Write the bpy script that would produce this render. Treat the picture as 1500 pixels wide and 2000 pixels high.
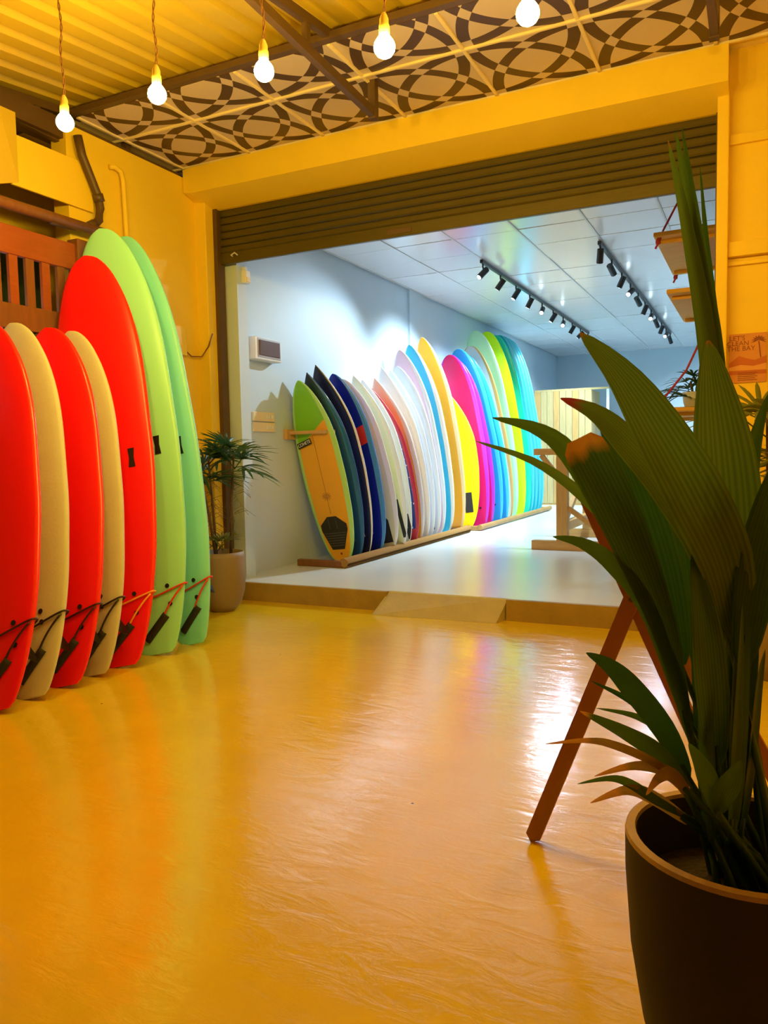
import bpy, bmesh, math, random
from mathutils import Vector, Matrix
random.seed(7)
S = bpy.context.scene
for o in list(bpy.data.objects): bpy.data.objects.remove(o)
COL = S.collection

# ------------------------------------------------------------------ camera, world, exposure
cam = bpy.data.objects.new('camera', bpy.data.cameras.new('camera')); COL.objects.link(cam)
cam.data.sensor_fit = 'VERTICAL'; cam.data.sensor_height = 36; cam.data.lens = 27
cam.data.clip_start = 0.05
cam.matrix_world = Matrix(((0.89837, -0.01458, 0.43899, 0), (0.43879, 0.07462, -0.89549, 0), (-0.01970, 0.99711, 0.07344, 1.2), (0, 0, 0, 1)))
S.camera = cam
S.view_settings.view_transform = 'Standard'; S.view_settings.look = 'None'
S.view_settings.exposure = 0.0; S.view_settings.gamma = 1; S.view_settings.use_curve_mapping = False
W = bpy.data.worlds.new('night'); S.world = W; W.use_nodes = True
W.node_tree.nodes['Background'].inputs[0].default_value = (0.25, 0.22, 0.30, 1)
W.node_tree.nodes['Background'].inputs[1].default_value = 0.06
WARM = (1.0, 0.66, 0.11); COOL = (0.70, 0.88, 1.0)
BULB_STRENGTH = 500; SPOT_W = 240

# ------------------------------------------------------------------ materials
MATS = {}
def mat(name, col, rough=.5, metal=0, spec=.5, var=0, vscale=6, bump=0, bscale=40, emit=None, es=0, coat=0, stretch=None):
    if name in MATS: return MATS[name]
    m = bpy.data.materials.new(name); m.use_nodes = True; nt = m.node_tree; b = nt.nodes['Principled BSDF']
    b.inputs['Base Color'].default_value = (*col, 1); b.inputs['Roughness'].default_value = rough
    b.inputs['Metallic'].default_value = metal; b.inputs['Specular IOR Level'].default_value = spec
    b.inputs['Coat Weight'].default_value = coat; b.inputs['Coat Roughness'].default_value = .08
    tc = nt.nodes.new('ShaderNodeTexCoord'); src = tc.outputs['Object']
    if stretch:
        mp = nt.nodes.new('ShaderNodeMapping'); mp.inputs['Scale'].default_value = stretch
        nt.links.new(src, mp.inputs[0]); src = mp.outputs[0]
    if var:
        n = nt.nodes.new('ShaderNodeTexNoise'); n.inputs['Scale'].default_value = vscale; n.inputs['Detail'].default_value = 5
        nt.links.new(src, n.inputs['Vector'])
        r = nt.nodes.new('ShaderNodeMix'); r.data_type = 'RGBA'
        r.inputs[6].default_value = (*[max(0, c*(1-var)) for c in col], 1); r.inputs[7].default_value = (*[min(1, c*(1+var)) for c in col], 1)
        nt.links.new(n.outputs['Fac'], r.inputs[0]); nt.links.new(r.outputs[2], b.inputs['Base Color'])
    if bump:
        n2 = nt.nodes.new('ShaderNodeTexNoise'); n2.inputs['Scale'].default_value = bscale; n2.inputs['Detail'].default_value = 4
        nt.links.new(src, n2.inputs['Vector'])
        bp = nt.nodes.new('ShaderNodeBump'); bp.inputs['Strength'].default_value = bump; bp.inputs['Distance'].default_value = .02
        nt.links.new(n2.outputs['Fac'], bp.inputs['Height']); nt.links.new(bp.outputs[0], b.inputs['Normal'])
    if emit:
        b.inputs['Emission Color'].default_value = (*emit, 1); b.inputs['Emission Strength'].default_value = es
    MATS[name] = m; return m
def nodes(m): return m.node_tree.nodes, m.node_tree.links, m.node_tree.nodes['Principled BSDF']
def mathn(N, Lk, op, a, b=None, c=None):
    n = N.new('ShaderNodeMath'); n.operation = op
    for i, v in enumerate((a, b, c)):
        if v is None: continue
        if isinstance(v, (int, float)): n.inputs[i].default_value = v
        else: Lk.new(v, n.inputs[i])
    return n.outputs[0]
def mixc(N, Lk, fac, a, b):
    n = N.new('ShaderNodeMix'); n.data_type = 'RGBA'
    if isinstance(fac, (int, float)): n.inputs[0].default_value = fac
    else: Lk.new(fac, n.inputs[0])
    for i, v in ((6, a), (7, b)):
        if isinstance(v, tuple): n.inputs[i].default_value = (*v, 1)
        else: Lk.new(v, n.inputs[i])
    return n.outputs[2]

# polished concrete floors
def floor_mat(name, c1, c2, rough, bumpk, grit=.018):
    m = mat(name, c1, rough, spec=.5); N, Lk, b = nodes(m); b.inputs['IOR'].default_value = 2.2
    tc = N.new('ShaderNodeTexCoord')
    n1 = N.new('ShaderNodeTexNoise'); n1.inputs['Scale'].default_value = 1.3; n1.inputs['Detail'].default_value = 7; n1.inputs['Roughness'].default_value = .6
    Lk.new(tc.outputs['Object'], n1.inputs['Vector'])
    rp = N.new('ShaderNodeValToRGB'); rp.color_ramp.elements[0].position = .35; rp.color_ramp.elements[1].position = .68
    rp.color_ramp.elements[0].color = (*c1, 1); rp.color_ramp.elements[1].color = (*c2, 1)
    Lk.new(n1.outputs['Fac'], rp.inputs[0])
    # sparse dark specks of grit
    v = N.new('ShaderNodeTexVoronoi'); v.inputs['Scale'].default_value = 3.2; Lk.new(tc.outputs['Object'], v.inputs['Vector'])
    sp = mathn(N, Lk, 'LESS_THAN', v.outputs['Distance'], grit)
    Lk.new(mixc(N, Lk, sp, rp.outputs[0], (.12, .07, .03)), b.inputs['Base Color'])
    mp = N.new('ShaderNodeMapping'); mp.inputs['Scale'].default_value = (1, 2.6, 1); mp.inputs['Rotation'].default_value = (0, 0, .45)
    Lk.new(tc.outputs['Object'], mp.inputs[0])
    n2 = N.new('ShaderNodeTexNoise'); n2.inputs['Scale'].default_value = 5.5; n2.inputs['Detail'].default_value = 6 if grit > 0 else 1.5; n2.inputs['Roughness'].default_value = .55
    n2.inputs['Distortion'].default_value = .6
    Lk.new(mp.outputs[0], n2.inputs['Vector'])
    bp = N.new('ShaderNodeBump'); bp.inputs['Strength'].default_value = bumpk; bp.inputs['Distance'].default_value = .03 if grit > 0 else .012
    Lk.new(n2.outputs['Fac'], bp.inputs['Height'])
    if grit > 0: Lk.new(bp.outputs[0], b.inputs['Normal'])
    rr = N.new('ShaderNodeMapRange'); rr.inputs[3].default_value = rough-.06; rr.inputs[4].default_value = rough+.10
    Lk.new(n2.outputs['Fac'], rr.inputs[0]); Lk.new(rr.outputs[0], b.inputs['Roughness'])
    return m
M_floor = floor_mat('amber_polished_concrete', (.72, .49, .006), (.83, .58, .012), .13, .10)
M_sfloor = mat('pale_polished_concrete', (.70, .75, .74), .27, spec=.5, var=.08, vscale=1.6)
M_ywall = mat('yellow_ochre_paint', (.88, .62, .025), .6, var=.07, vscale=3, bump=.05)
M_swall = mat('white_paint', (.60, .74, .85), .6, var=.03, vscale=3)
M_cream = mat('cream_paint', (.86, .72, .42), .55, var=.04)
M_riser = mat('raw_concrete_edge', (.36, .24, .05), .6, var=.2, vscale=9, bump=.2)
M_ramp = mat('smooth_cement', (.52, .46, .28), .30, var=.15, vscale=9, bump=.1)
M_roof = mat('yellowed_roof_sheet', (.62, .44, .03), .45, var=.12, vscale=2)
M_dark = mat('dark_brown_steel', (.10, .055, .02), .5, var=.25, vscale=10)
M_shut = mat('olive_brown_steel', (.085, .066, .008), .42, metal=.25, var=.2, vscale=14, stretch=(.4, 1, 6))
M_black = mat('black_plastic', (.012, .012, .014), .4)
M_rubber = mat('black_rubber', (.02, .02, .02), .75, bump=.2, bscale=200)
M_white = mat('white_plastic', (.82, .82, .80), .35)
M_wood = mat('warm_pine', (.62, .36, .11), .5, var=.3, vscale=4, stretch=(8, 8, 1))
M_woodx = mat('pine_lengthwise', (.62, .36, .11), .5, var=.3, vscale=4, stretch=(1, 8, 8))
M_brown = mat('dark_stained_wood', (.22, .085, .03), .45, var=.3, vscale=5, stretch=(6, 6, 1))
M_redwood = mat('red_brown_wood', (.33, .08, .02), .45, var=.25, vscale=5, stretch=(1, 1, 8))
M_pale = mat('pale_planks', (.58, .43, .18), .55, var=.3, vscale=4, stretch=(9, 9, .8))
M_bamboo = mat('brown_bamboo', (.42, .24, .07), .5, var=.3, vscale=6)
M_rope = mat('jute_rope', (.40, .21, .05), .85, bump=.5, bscale=120)
M_redrope = mat('red_rope', (.45, .03, .03), .7)
M_glass = mat('smoked_cover', (.16, .10, .09), .15)
M_steel = mat('tbar_metal', (.60, .62, .64), .4)
M_bulb = mat('glowing_bulb_glass', (1, .9, .7), .3, emit=WARM, es=BULB_STRENGTH)
M_lens = mat('spot_lens', (1, 1, 1), .3, emit=COOL, es=12)
M_sign = mat('lit_white_panel', (1, 1, 1), .3, emit=(.85, .85, 1), es=2.2)

# ------------------------------------------------------------------ mesh helpers
def obj(name, me, m, parent=None, smooth=False):
    if isinstance(me, bmesh.types.BMesh):
        bm = me; me = bpy.data.meshes.new(name); bm.normal_update(); bm.to_mesh(me); bm.free()
    o = bpy.data.objects.new(name, me); COL.objects.link(o)
    ms = m if isinstance(m, (list, tuple)) else [m]
    if not len(me.materials):
        for x in ms: me.materials.append(x)
    if smooth:
        for p in me.polygons: p.use_smooth = True
    if parent: o.parent = parent
    return o
def tag(o, label, cat, group=None):
    o['label'] = label; o['category'] = cat
    if group: o['group'] = group
    return o
def thing(name, label, cat, loc=(0, 0, 0), group=None, rotz=0):
    o = bpy.data.objects.new(name, None); COL.objects.link(o); o.location = loc; o.rotation_euler = (0, 0, rotz)
    o.empty_display_size = .1
    return tag(o, label, cat, group)
def struct(name, bm, m, parent=None, smooth=False):
    o = obj(name, bm, m, parent, smooth)
    o['kind'] = 'structure'; return o
def box(bm, x0, x1, y0, y1, z0, z1, bev=0):
    r = bmesh.ops.create_cube(bm, size=1); vs = r['verts']
    for v in vs: v.co = Vector(((x0+x1)/2+v.co.x*(x1-x0), (y0+y1)/2+v.co.y*(y1-y0), (z0+z1)/2+v.co.z*(z1-z0)))
    if bev:
        es = list({e for v in vs for e in v.link_edges})
        bmesh.ops.bevel(bm, geom=es, offset=bev, segments=2, affect='EDGES', profile=.5)
    return bm
def bx(*a, bev=0): return box(bmesh.new(), *a, bev=bev)
def bar(bm, p, q, w, h, up=Vector((0, 0, 1))):
    p = Vector(p); q = Vector(q); d = (q-p).normalized(); s = d.cross(up)
    if s.length < 1e-4: s = d.cross(Vector((1, 0, 0)))
    s.normalize(); u = s.cross(d)
    vs = [bm.verts.new(c+s*a*w/2+u*b*h/2) for c in (p, q) for a, b in ((-1, -1), (1, -1), (1, 1), (-1, 1))]
    for f in ((0, 1, 2, 3), (7, 6, 5, 4), (0, 4, 5, 1), (1, 5, 6, 2), (2, 6, 7, 3), (3, 7, 4, 0)): bm.faces.new([vs[i] for i in f])
    bmesh.ops.recalc_face_normals(bm, faces=bm.faces[:])
    return bm
def br(*a, **k): return bar(bmesh.new(), *a, **k)
def tube(bm, pts, r, n=8, closed=False, r1=None):
    pts = [Vector(p) for p in pts]; N_ = len(pts); rings = []
    ref = Vector((.31, .22, .93))
    for i, p in enumerate(pts):
        a = pts[i-1] if (i or closed) else p; b = pts[(i+1) % N_] if (i < N_-1 or closed) else p
        d = (b-a).normalized(); s = d.cross(ref)
        if s.length < .05: s = d.cross(Vector((1, 0, 0)))
        s.normalize(); u = d.cross(s)
        rr = r if r1 is None else r+(r1-r)*i/(N_-1)
        rings.append([bm.verts.new(p+(s*math.cos(t)+u*math.sin(t))*rr) for t in [2*math.pi*k/n for k in range(n)]])
    for i in range(N_ if closed else N_-1):
        A, B_ = rings[i], rings[(i+1) % N_]
        for k in range(n): bm.faces.new((A[k], A[(k+1) % n], B_[(k+1) % n], B_[k]))
    if not closed:
        bm.faces.new(rings[0][::-1]); bm.faces.new(rings[-1])
    bmesh.ops.recalc_face_normals(bm, faces=bm.faces[:])
    return bm
def tb(*a, **k): return tube(bmesh.new(), *a, **k)
def lathe(prof, n=40, c=(0, 0, 0)):
    bm = bmesh.new(); rings = []
    for r, z in prof:
        if r < 1e-5: rings.append([bm.verts.new((c[0], c[1], c[2]+z))])
        else: rings.append([bm.verts.new((c[0]+r*math.cos(2*math.pi*k/n), c[1]+r*math.sin(2*math.pi*k/n), c[2]+z)) for k in range(n)])
    for A, B_ in zip(rings, rings[1:]):
        for k in range(n):
            a = [A[k % len(A)], A[(k+1) % len(A)]] if len(A) > 1 else [A[0]]
            b = [B_[(k+1) % n], B_[k]] if len(B_) > 1 else [B_[0]]
            if len(a)+len(b) > 2: bm.faces.new(a+b)
    bmesh.ops.recalc_face_normals(bm, faces=bm.faces[:])
    return bm
def thicken(bm, d):
    bm.normal_update(); bmesh.ops.solidify(bm, geom=bm.faces[:], thickness=d); bmesh.ops.recalc_face_normals(bm, faces=bm.faces[:])
def text_mesh(s, size, ext=.0008):
    cu = bpy.data.curves.new('lettering', 'FONT'); cu.body = s; cu.size = size; cu.extrude = ext; cu.align_x = 'CENTER'; cu.align_y = 'CENTER'
    cu.resolution_u = 3
    to = bpy.data.objects.new('lettering', cu); COL.objects.link(to)
    me = bpy.data.meshes.new_from_object(to.evaluated_get(bpy.context.evaluated_depsgraph_get()))
    bpy.data.objects.remove(to); return me

# ------------------------------------------------------------------ the setting: front veranda
struct('floor', bx(-4.9, 1.6, -1.5, 5.34, -.1, 0), M_floor)
struct('floor_shop', bx(-4.3, 1.0, 5.30, 17.6, -.1, .15), M_sfloor)
struct('trim_step_left', bx(-4.3, -2.57, 5.26, 5.30, 0, .152), M_riser)
struct('trim_step_right', bx(-1.62, .35, 5.26, 5.30, 0, .152), M_riser)
bm = bmesh.new()   # short cement ramp set into the step
vs = [bm.verts.new(c) for c in ((-2.62, 5.10, .002), (-1.66, 5.15, .002), (-1.62, 5.31, .153), (-2.57, 5.31, .153), (-2.62, 5.10, -.01), (-1.66, 5.15, -.01), (-1.62, 5.31, -.01), (-2.57, 5.31, -.01))]
for f in ((0, 1, 2, 3), (0, 4, 5, 1), (1, 5, 6, 2), (2, 6, 7, 3), (3, 7, 4, 0), (4, 7, 6, 5)): bm.faces.new([vs[i] for i in f])
bmesh.ops.recalc_face_normals(bm, faces=bm.faces[:])
struct('trim_ramp', bm, M_ramp)
struct('wall_left', bx(-4.42, -4.28, 3.92, 5.34, 0, 3.50), M_ywall)
bm = bx(-4.42, -4.17, 5.24, 5.50, 0, 3.42, bev=.008)
struct('wall_left_return', bm, M_ywall)
struct('wall_right_front', bx(-.20, 1.6, 5.30, 5.50, 0, 3.80), M_ywall)
struct('wall_right', bx(1.5, 1.6, -1.0, 5.30, 0, 3.60), M_ywall)
struct('wall_neighbour', bx(-5.15, -5.05, -1.0, 5.5, 0, 3.7), M_ywall)
struct('trim_jamb', bx(-.262, -.196, 5.22, 5.46, .15, 3.36, bev=.006), M_ywall)
struct('trim_batten_upper', bx(-.196, 1.5, 5.272, 5.30, 3.04, 3.10, bev=.004), M_ywall)
struct('trim_batten_middle', bx(-.196, 1.5, 5.255, 5.30, 2.37, 2.46, bev=.004), M_ywall)
struct('trim_batten_rail', bx(-.196, 1.5, 5.28, 5.30, 2.32, 2.345, bev=.004), M_ywall)
struct('trim_pilaster', bx(.035, .16, 5.262, 5.30, 0, 2.37, bev=.004), M_ywall)
struct('wall_over_opening', bx(-4.3, 1.0, 5.46, 5.56, 3.30, 3.85), M_swall)
# shutter housing (rounded left end)
bm = bmesh.new()
prof = [(-.16, 3.53), (-.16, 3.36), (.10, 3.285), (.24, 3.285), (.24, 3.56), (-.16, 3.56)]
ends = []
for x, dz in ((-4.30, .05), (-4.27, .015), (-4.20, 0), (-.20, -.01)):
    ends.append([bm.verts.new((x, 5.26+y+(.05 if dz == .05 and y < 0 else 0), z+(dz if z < 3.4 else -dz*.4))) for y, z in prof])
for A, B_ in zip(ends, ends[1:]):
    for k in range(6): bm.faces.new((A[k], A[(k+1) % 6], B_[(k+1) % 6], B_[k]))
bm.faces.new(ends[0]); bm.faces.new(ends[-1][::-1])
bmesh.ops.recalc_face_normals(bm, faces=bm.faces[:])
struct('trim_shutter_housing', bm, M_ywall)
# patterned ceiling strip: 0.67 m tiles, second row cut by the steel beam
m = mat('ring_pattern_print', (.75, .6, .5), .45); N, Lk, b = nodes(m)
tc = N.new('ShaderNodeTexCoord'); sx = N.new('ShaderNodeSeparateXYZ'); Lk.new(tc.outputs['Object'], sx.inputs[0])
tot = None; TS = .67
for cx_ in (-1, 1):
    for cy_ in (-1, 1):
        dx = mathn(N, Lk, 'SUBTRACT', sx.outputs[0], cx_*TS/2); dy = mathn(N, Lk, 'SUBTRACT', sx.outputs[1], cy_*TS/2)
        d = mathn(N, Lk, 'SQRT', mathn(N, Lk, 'ADD', mathn(N, Lk, 'MULTIPLY', dx, dx), mathn(N, Lk, 'MULTIPLY', dy, dy)))
        band = mathn(N, Lk, 'LESS_THAN', mathn(N, Lk, 'ABSOLUTE', mathn(N, Lk, 'SUBTRACT', d, TS*.95)), .036)
        tot = band if tot is None else mathn(N, Lk, 'ADD', tot, band)
one = mathn(N, Lk, 'COMPARE', tot, 1, .1)
Lk.new(mixc(N, Lk, one, (.64, .52, .42), (.08, .04, .016)), b.inputs['Base Color'])
M_pat = m
pc = struct('ceiling_patterned', bx(-4.45, 1.5, 4.02, 5.46, 3.605, 3.63), M_cream)
tl1 = bx(-TS/2+.008, TS/2-.008, -TS/2+.008, TS/2-.008, -.008, .012)
tl2 = bx(-TS/2+.008, TS/2-.008, -TS/2+.25, TS/2-.008, -.008, .012)
me1 = me2 = None
for i in range(-5, 4):
    cx_ = -.94-TS/2+TS*(i+1)
    if i == -5:
        pass
    for row in (0, 1):
        if row == 0 and me1 is None:
            o = obj('ceiling_tile', tl1, M_pat, pc); me1 = o.data
        elif row == 1 and me2 is None:
            o = obj('ceiling_tile', tl2, M_pat, pc); me2 = o.data
        else:
            o = obj('ceiling_tile', me1 if row == 0 else me2, M_pat, pc)
        o.location = (cx_, 5.14-TS/2-TS*row, 3.592)
for i in range(-5, 5):
    obj('ceiling_bar', bx(-.94+TS*i-.011, -.94+TS*i+.011, 4.04, 5.2, 3.572, 3.588, bev=.003), M_cream, pc)
for y in (4.47, 5.13): obj('ceiling_bar', bx(-4.45, 1.5, y-.010, y+.010, 3.570, 3.586, bev=.003), M_cream, pc)
# corrugated roof, rising towards the shop
bm = bmesh.new(); xs = []; x = -6.0
prof = [(0, 0), (.10, 0), (.122, .032), (.168, .032), (.19, 0)]
while x < 1.7:
    xs += [(x+a, h) for a, h in prof[:-1]]; x += .19
rz = lambda y: 3.70+.12*(y-4.1)
rows = []
for y in (-1.0, 1.0, 3.0, 5.3): rows.append([bm.verts.new((a, y, rz(y)+h)) for a, h in xs])
for A, B_ in zip(rows, rows[1:]):
    for k in range(len(A)-1): bm.faces.new((A[k], A[k+1], B_[k+1], B_[k]))
struct('ceiling_roof_sheet', bm, M_roof)
def steel(name, label, parts):
    t = thing(name, label, 'beam')
    for nm, p, q, w, h in parts: obj(nm, br(p, q, w, h), M_dark, t)
    return t
for i, (x, d) in enumerate(((-4.36, 'over the left yellow wall'), (-2.26, 'in the middle above the hanging bulbs'), (-.25, 'at the right jamb'))):
    steel('roof_truss', 'dark steel knee-brace truss ' + d, [
        ('top_chord', (x, -.6, rz(-.6)-.075), (x, 4.55, rz(4.55)-.075), .04, .05),
        ('bottom_chord', (x, 2.45, 3.475), (x, 4.57, 3.385), .04, .055),
        ('post', (x, 3.76, 3.42), (x, 3.76, 3.60), .035, .035),
        ('end_post', (x, 4.57, 3.35), (x, 4.57, 3.70), .05, .05)])
tag(obj('ceiling_beam', bx(-5.2, 1.5, 3.98, 4.03, 3.575, 3.615), M_dark), 'long dark steel beam along the front edge of patterned ceiling', 'beam')
tag(obj('wall_plate_beam', bx(-4.46, -4.30, 1.2, 5.10, 3.40, 3.53), M_dark), 'dark beam running on top of the left yellow wall', 'beam')
tag(obj('roof_purlin', br((-5.5, 2.55, rz(2.55)-.03), (-3.05, 2.55, rz(2.55)-.03), .05, .06), M_dark), 'dark steel purlin under roof sheet at the top left corner', 'beam')

# ------------------------------------------------------------------ the setting: shop interior
struct('wall_shop_left', bx(-4.28, -4.135, 5.50, 17.5, .15, 3.5), M_swall)
struct('trim_pillar_front', bx(-4.18, -4.03, 5.46, 5.60, .15, 3.34), M_swall)
struct('trim_pillar_middle', bx(-4.15, -4.105, 9.25, 9.62, .15, 3.34), M_swall)
struct('wall_back', bx(-4.3, 1.1, 17.40, 17.6, .15, 3.5), M_swall)
struct('wall_shop_right', bx(.80, .95, 5.50, 17.5, .15, 3.5), M_swall)
M_tile = mat('glossy_ceiling_panel', (.86, .87, .90), .20, spec=.8, var=.02)
ce = struct('ceiling', bx(-4.2, .9, 5.50, 17.5, 3.355, 3.40), M_swall)
tm = None; cw, cd = .655, .61
for i in range(8):
    for j in range(20):
        x0 = -4.10+i*cw; y0 = 5.56+j*cd
        if x0 > .7 or y0 > 17.2: continue
        w_ = cw
        if tm is None:
            o = obj('ceiling_tile', bx(.006, cw-.006, .006, cd-.006, -.012, .0, bev=.002), M_tile, ce); tm = o.data
        else: o = obj('ceiling_tile', tm, M_tile, ce)
        o.location = (x0, y0, 3.352+random.uniform(-.002, .003)); o.rotation_euler = (random.uniform(-.004, .004), random.uniform(-.004, .004), 0)
for i in range(9):
    obj('ceiling_bar', bx(-4.10+i*cw-.010, -4.10+i*cw+.010, 5.56, 17.4, 3.334, 3.345), M_steel, ce)

# roller shutter, partly lowered
sh = thing('roller_shutter', 'olive brown steel roller shutter half lowered over the shop opening', 'shutter', (-2.2, 5.40, 2.84))
sl = None
for k in range(9):
    bm = bmesh.new()
    P = [(-.012, 0), (-.020, .012), (-.018, .045), (-.006, .058), (.006, .058), (.006, 0)]
    if sl is None:
        r_ = [[bm.verts.new((x, y, z)) for y, z in P] for x in (-1.935, 1.935)]
        for q in range(6): bm.faces.new((r_[0][q], r_[0][(q+1) % 6], r_[1][(q+1) % 6], r_[1][q]))
        bm.faces.new(r_[0]); bm.faces.new(r_[1][::-1]); bmesh.ops.recalc_face_normals(bm, faces=bm.faces[:])
        o = obj('slat', bm, M_shut, sh); sl = o.data
    else: bm.free(); o = obj('slat', sl, M_shut, sh)
    o.location = (0, 0, .09+k*.060)
obj('bottom_bar', bx(-1.935, 1.935, -.022, .012, 0, .088, bev=.004), M_shut, sh)
obj('handle', tb([(-1.80, -.03, .05), (-1.80, -.05, .055), (-1.76, -.055, .07), (-1.74, -.04, .05)], .006), M_steel, sh)
obj('lock_plate', bx(-.36, -.16, -.027, -.02, .02, .06, bev=.003), M_dark, sh)
obj('guide_rail', bx(-1.975, -1.93, -.06, .03, -2.69, .50), M_dark, sh)
obj('guide_rail', bx(1.925, 1.945, -.05, .03, -2.69, .50), M_dark, sh)
# ------------------------------------------------------------------ surfboards
PROF = {   # tail control points, then the nose: start, width there, exponents
 'foam': ([(0, .30), (.012, .40), (.03, .47), (.1, .66), (.25, .88), (.45, 1), (.65, .97)], .65, .97, 2.0, .48),
 'long': ([(0, .30), (.012, .40), (.03, .48), (.1, .68), (.25, .89), (.45, 1), (.65, .98)], .65, .98, 2.0, .45),
 'short': ([(0, .28), (.012, .38), (.03, .47), (.1, .67), (.25, .88), (.45, 1), (.60, .97)], .60, .97, 1.7, .90),
 'egg': ([(0, .26), (.012, .38), (.03, .50), (.1, .72), (.25, .91), (.45, 1), (.62, .97)], .62, .97, 1.8, .64)}
def outline(Q, t):
    P, t0, w0, p, q = Q
    if t > t0: return max(.02, w0*max(0, 1-((t-t0)/(1-t0))**p)**q)
    for (a, x), (b, y) in zip(P, P[1:]):
        if t <= b: return x+(y-x)*(t-a)/(b-a)
    return w0
def smooth_w(Q, t):
    h = min(.05, t*.6, (1-t)*.5)
    return sum(outline(Q, t+h*d) for d in (-1, -.66, -.33, 0, .33, .66, 1))/7 if h > .008 else outline(Q, t)
class Board:
    def __init__(s, tail, nose, W_, T_, prof, yaw=0, rock=(.07, .03), notch=0):
        s.T = Vector(tail); s.Nn = Vector(nose); s.L = (s.Nn-s.T).length; s.W = W_; s.Th = T_; s.P = PROF[prof]; s.rk = rock; s.notch = notch
        a = (s.Nn-s.T)/s.L; x = Vector((math.cos(yaw), math.sin(yaw), 0)); x = (x-a*x.dot(a)).normalized(); y = a.cross(x)
        s.M = Matrix(((x.x, y.x, a.x, s.T.x), (x.y, y.y, a.y, s.T.y), (x.z, y.z, a.z, s.T.z), (0, 0, 0, 1)))
    def hw(s, t): return s.W/2*smooth_w(s.P, t)
    def th(s, t): return s.Th*(1-.72*abs(2*t-1)**3.2)
    def rock(s, t): return s.rk[0]*max(0, (t-.6)/.4)**2+s.rk[1]*max(0, (.3-t)/.3)**2
    def y(s, t, sx, side=-1): return -s.rock(t)+side*s.th(t)/2*math.sqrt(max(0, 1-abs(sx)**2.6))
    def body(s, rail=.86):
        bm = bmesh.new(); rings = []; n = 22; NT = 44
        for i in range(NT+1):
            t = .5-.5*math.cos(math.pi*i/NT); w = s.hw(t); ring = []
            for k in range(n):
                a = 2*math.pi*k/n+math.pi/n; sx = math.cos(a); sx = math.copysign(abs(sx)**.8, sx)
                z = t*s.L
                if s.notch: z += s.notch*(1-min(1, abs(sx)*1.15))*max(0, 1-t/.12)
                ring.append((bm.verts.new((w*sx, s.y(t, sx, -1 if math.sin(a) < 0 else 1), z)), abs(sx)))
            rings.append(ring)
        for A, B_ in zip(rings, rings[1:]):
            for k in range(n):
                k2 = (k+1) % n
                f = bm.faces.new((A[k][0], A[k2][0], B_[k2][0], B_[k][0])); f.smooth = True
                if (A[k][1]+A[k2][1])/2 > rail: f.material_index = 1
        bm.faces.new([v for v, _ in rings[0]][::-1]); bm.faces.new([v for v, _ in rings[-1]])
        bmesh.ops.recalc_face_normals(bm, faces=bm.faces[:])
        return bm
    def patch(s, t0, t1, half, off=.003, cx=0, nu=8, nv=10, side=-1):      # half(v) -> half width in metres, v in 0..1
        bm = bmesh.new(); R_ = []
        for j in range(nv+1):
            v = j/nv; t = t0+(t1-t0)*v; w = s.hw(t); h = half(v); row = []
            for i in range(nu+1):
                x = cx+h*(2*i/nu-1); sx = max(-.97, min(.97, x/w)); x = sx*w
                row.append(bm.verts.new((x, s.y(t, sx, side)+side*off, t*s.L)))
            R_.append(row)
        for A, B_ in zip(R_, R_[1:]):
            for k in range(nu): bm.faces.new((A[k], A[k+1], B_[k+1], B_[k]))
        return bm
    def disc(s, t, x, r, off=.004, side=-1, n=14):
        bm = bmesh.new(); y0 = s.y(t, x/s.hw(t), side)
        top = [bm.verts.new((x+r*math.cos(a), s.y(max(0.001, t+r*math.sin(a)/s.L), max(-.97, min(.97, (x+r*math.cos(a))/s.hw(t))), side)+side*off, t*s.L+r*math.sin(a))) for a in [2*math.pi*k/n for k in range(n)]]
        bm.faces.new(top); bmesh.ops.recalc_face_normals(bm, faces=bm.faces[:]); return bm
    def fin(s, t, x, h=.11, b=.12, cant=0):
        bm = bmesh.new(); y0 = s.y(t, x/s.hw(t), 1)-.004
        P = [(b/2, 0), (b*.25, h*.45), (-b*.2, h*.85), (-b*.62, h), (-b*.55, h*.7), (-b*.42, h*.35), (-b*.45, 0)]
        A = [bm.verts.new((x-.004+cant*q, y0+q, t*s.L+p)) for p, q in P]; B_ = [bm.verts.new((x+.004+cant*q, y0+q, t*s.L+p)) for p, q in P]
        bm.faces.new(A); bm.faces.new(B_[::-1])
        for k in range(7): bm.faces.new((A[k], A[(k+1) % 7], B_[(k+1) % 7], B_[k]))
        bmesh.ops.recalc_face_normals(bm, faces=bm.faces[:]); return bm
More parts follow.
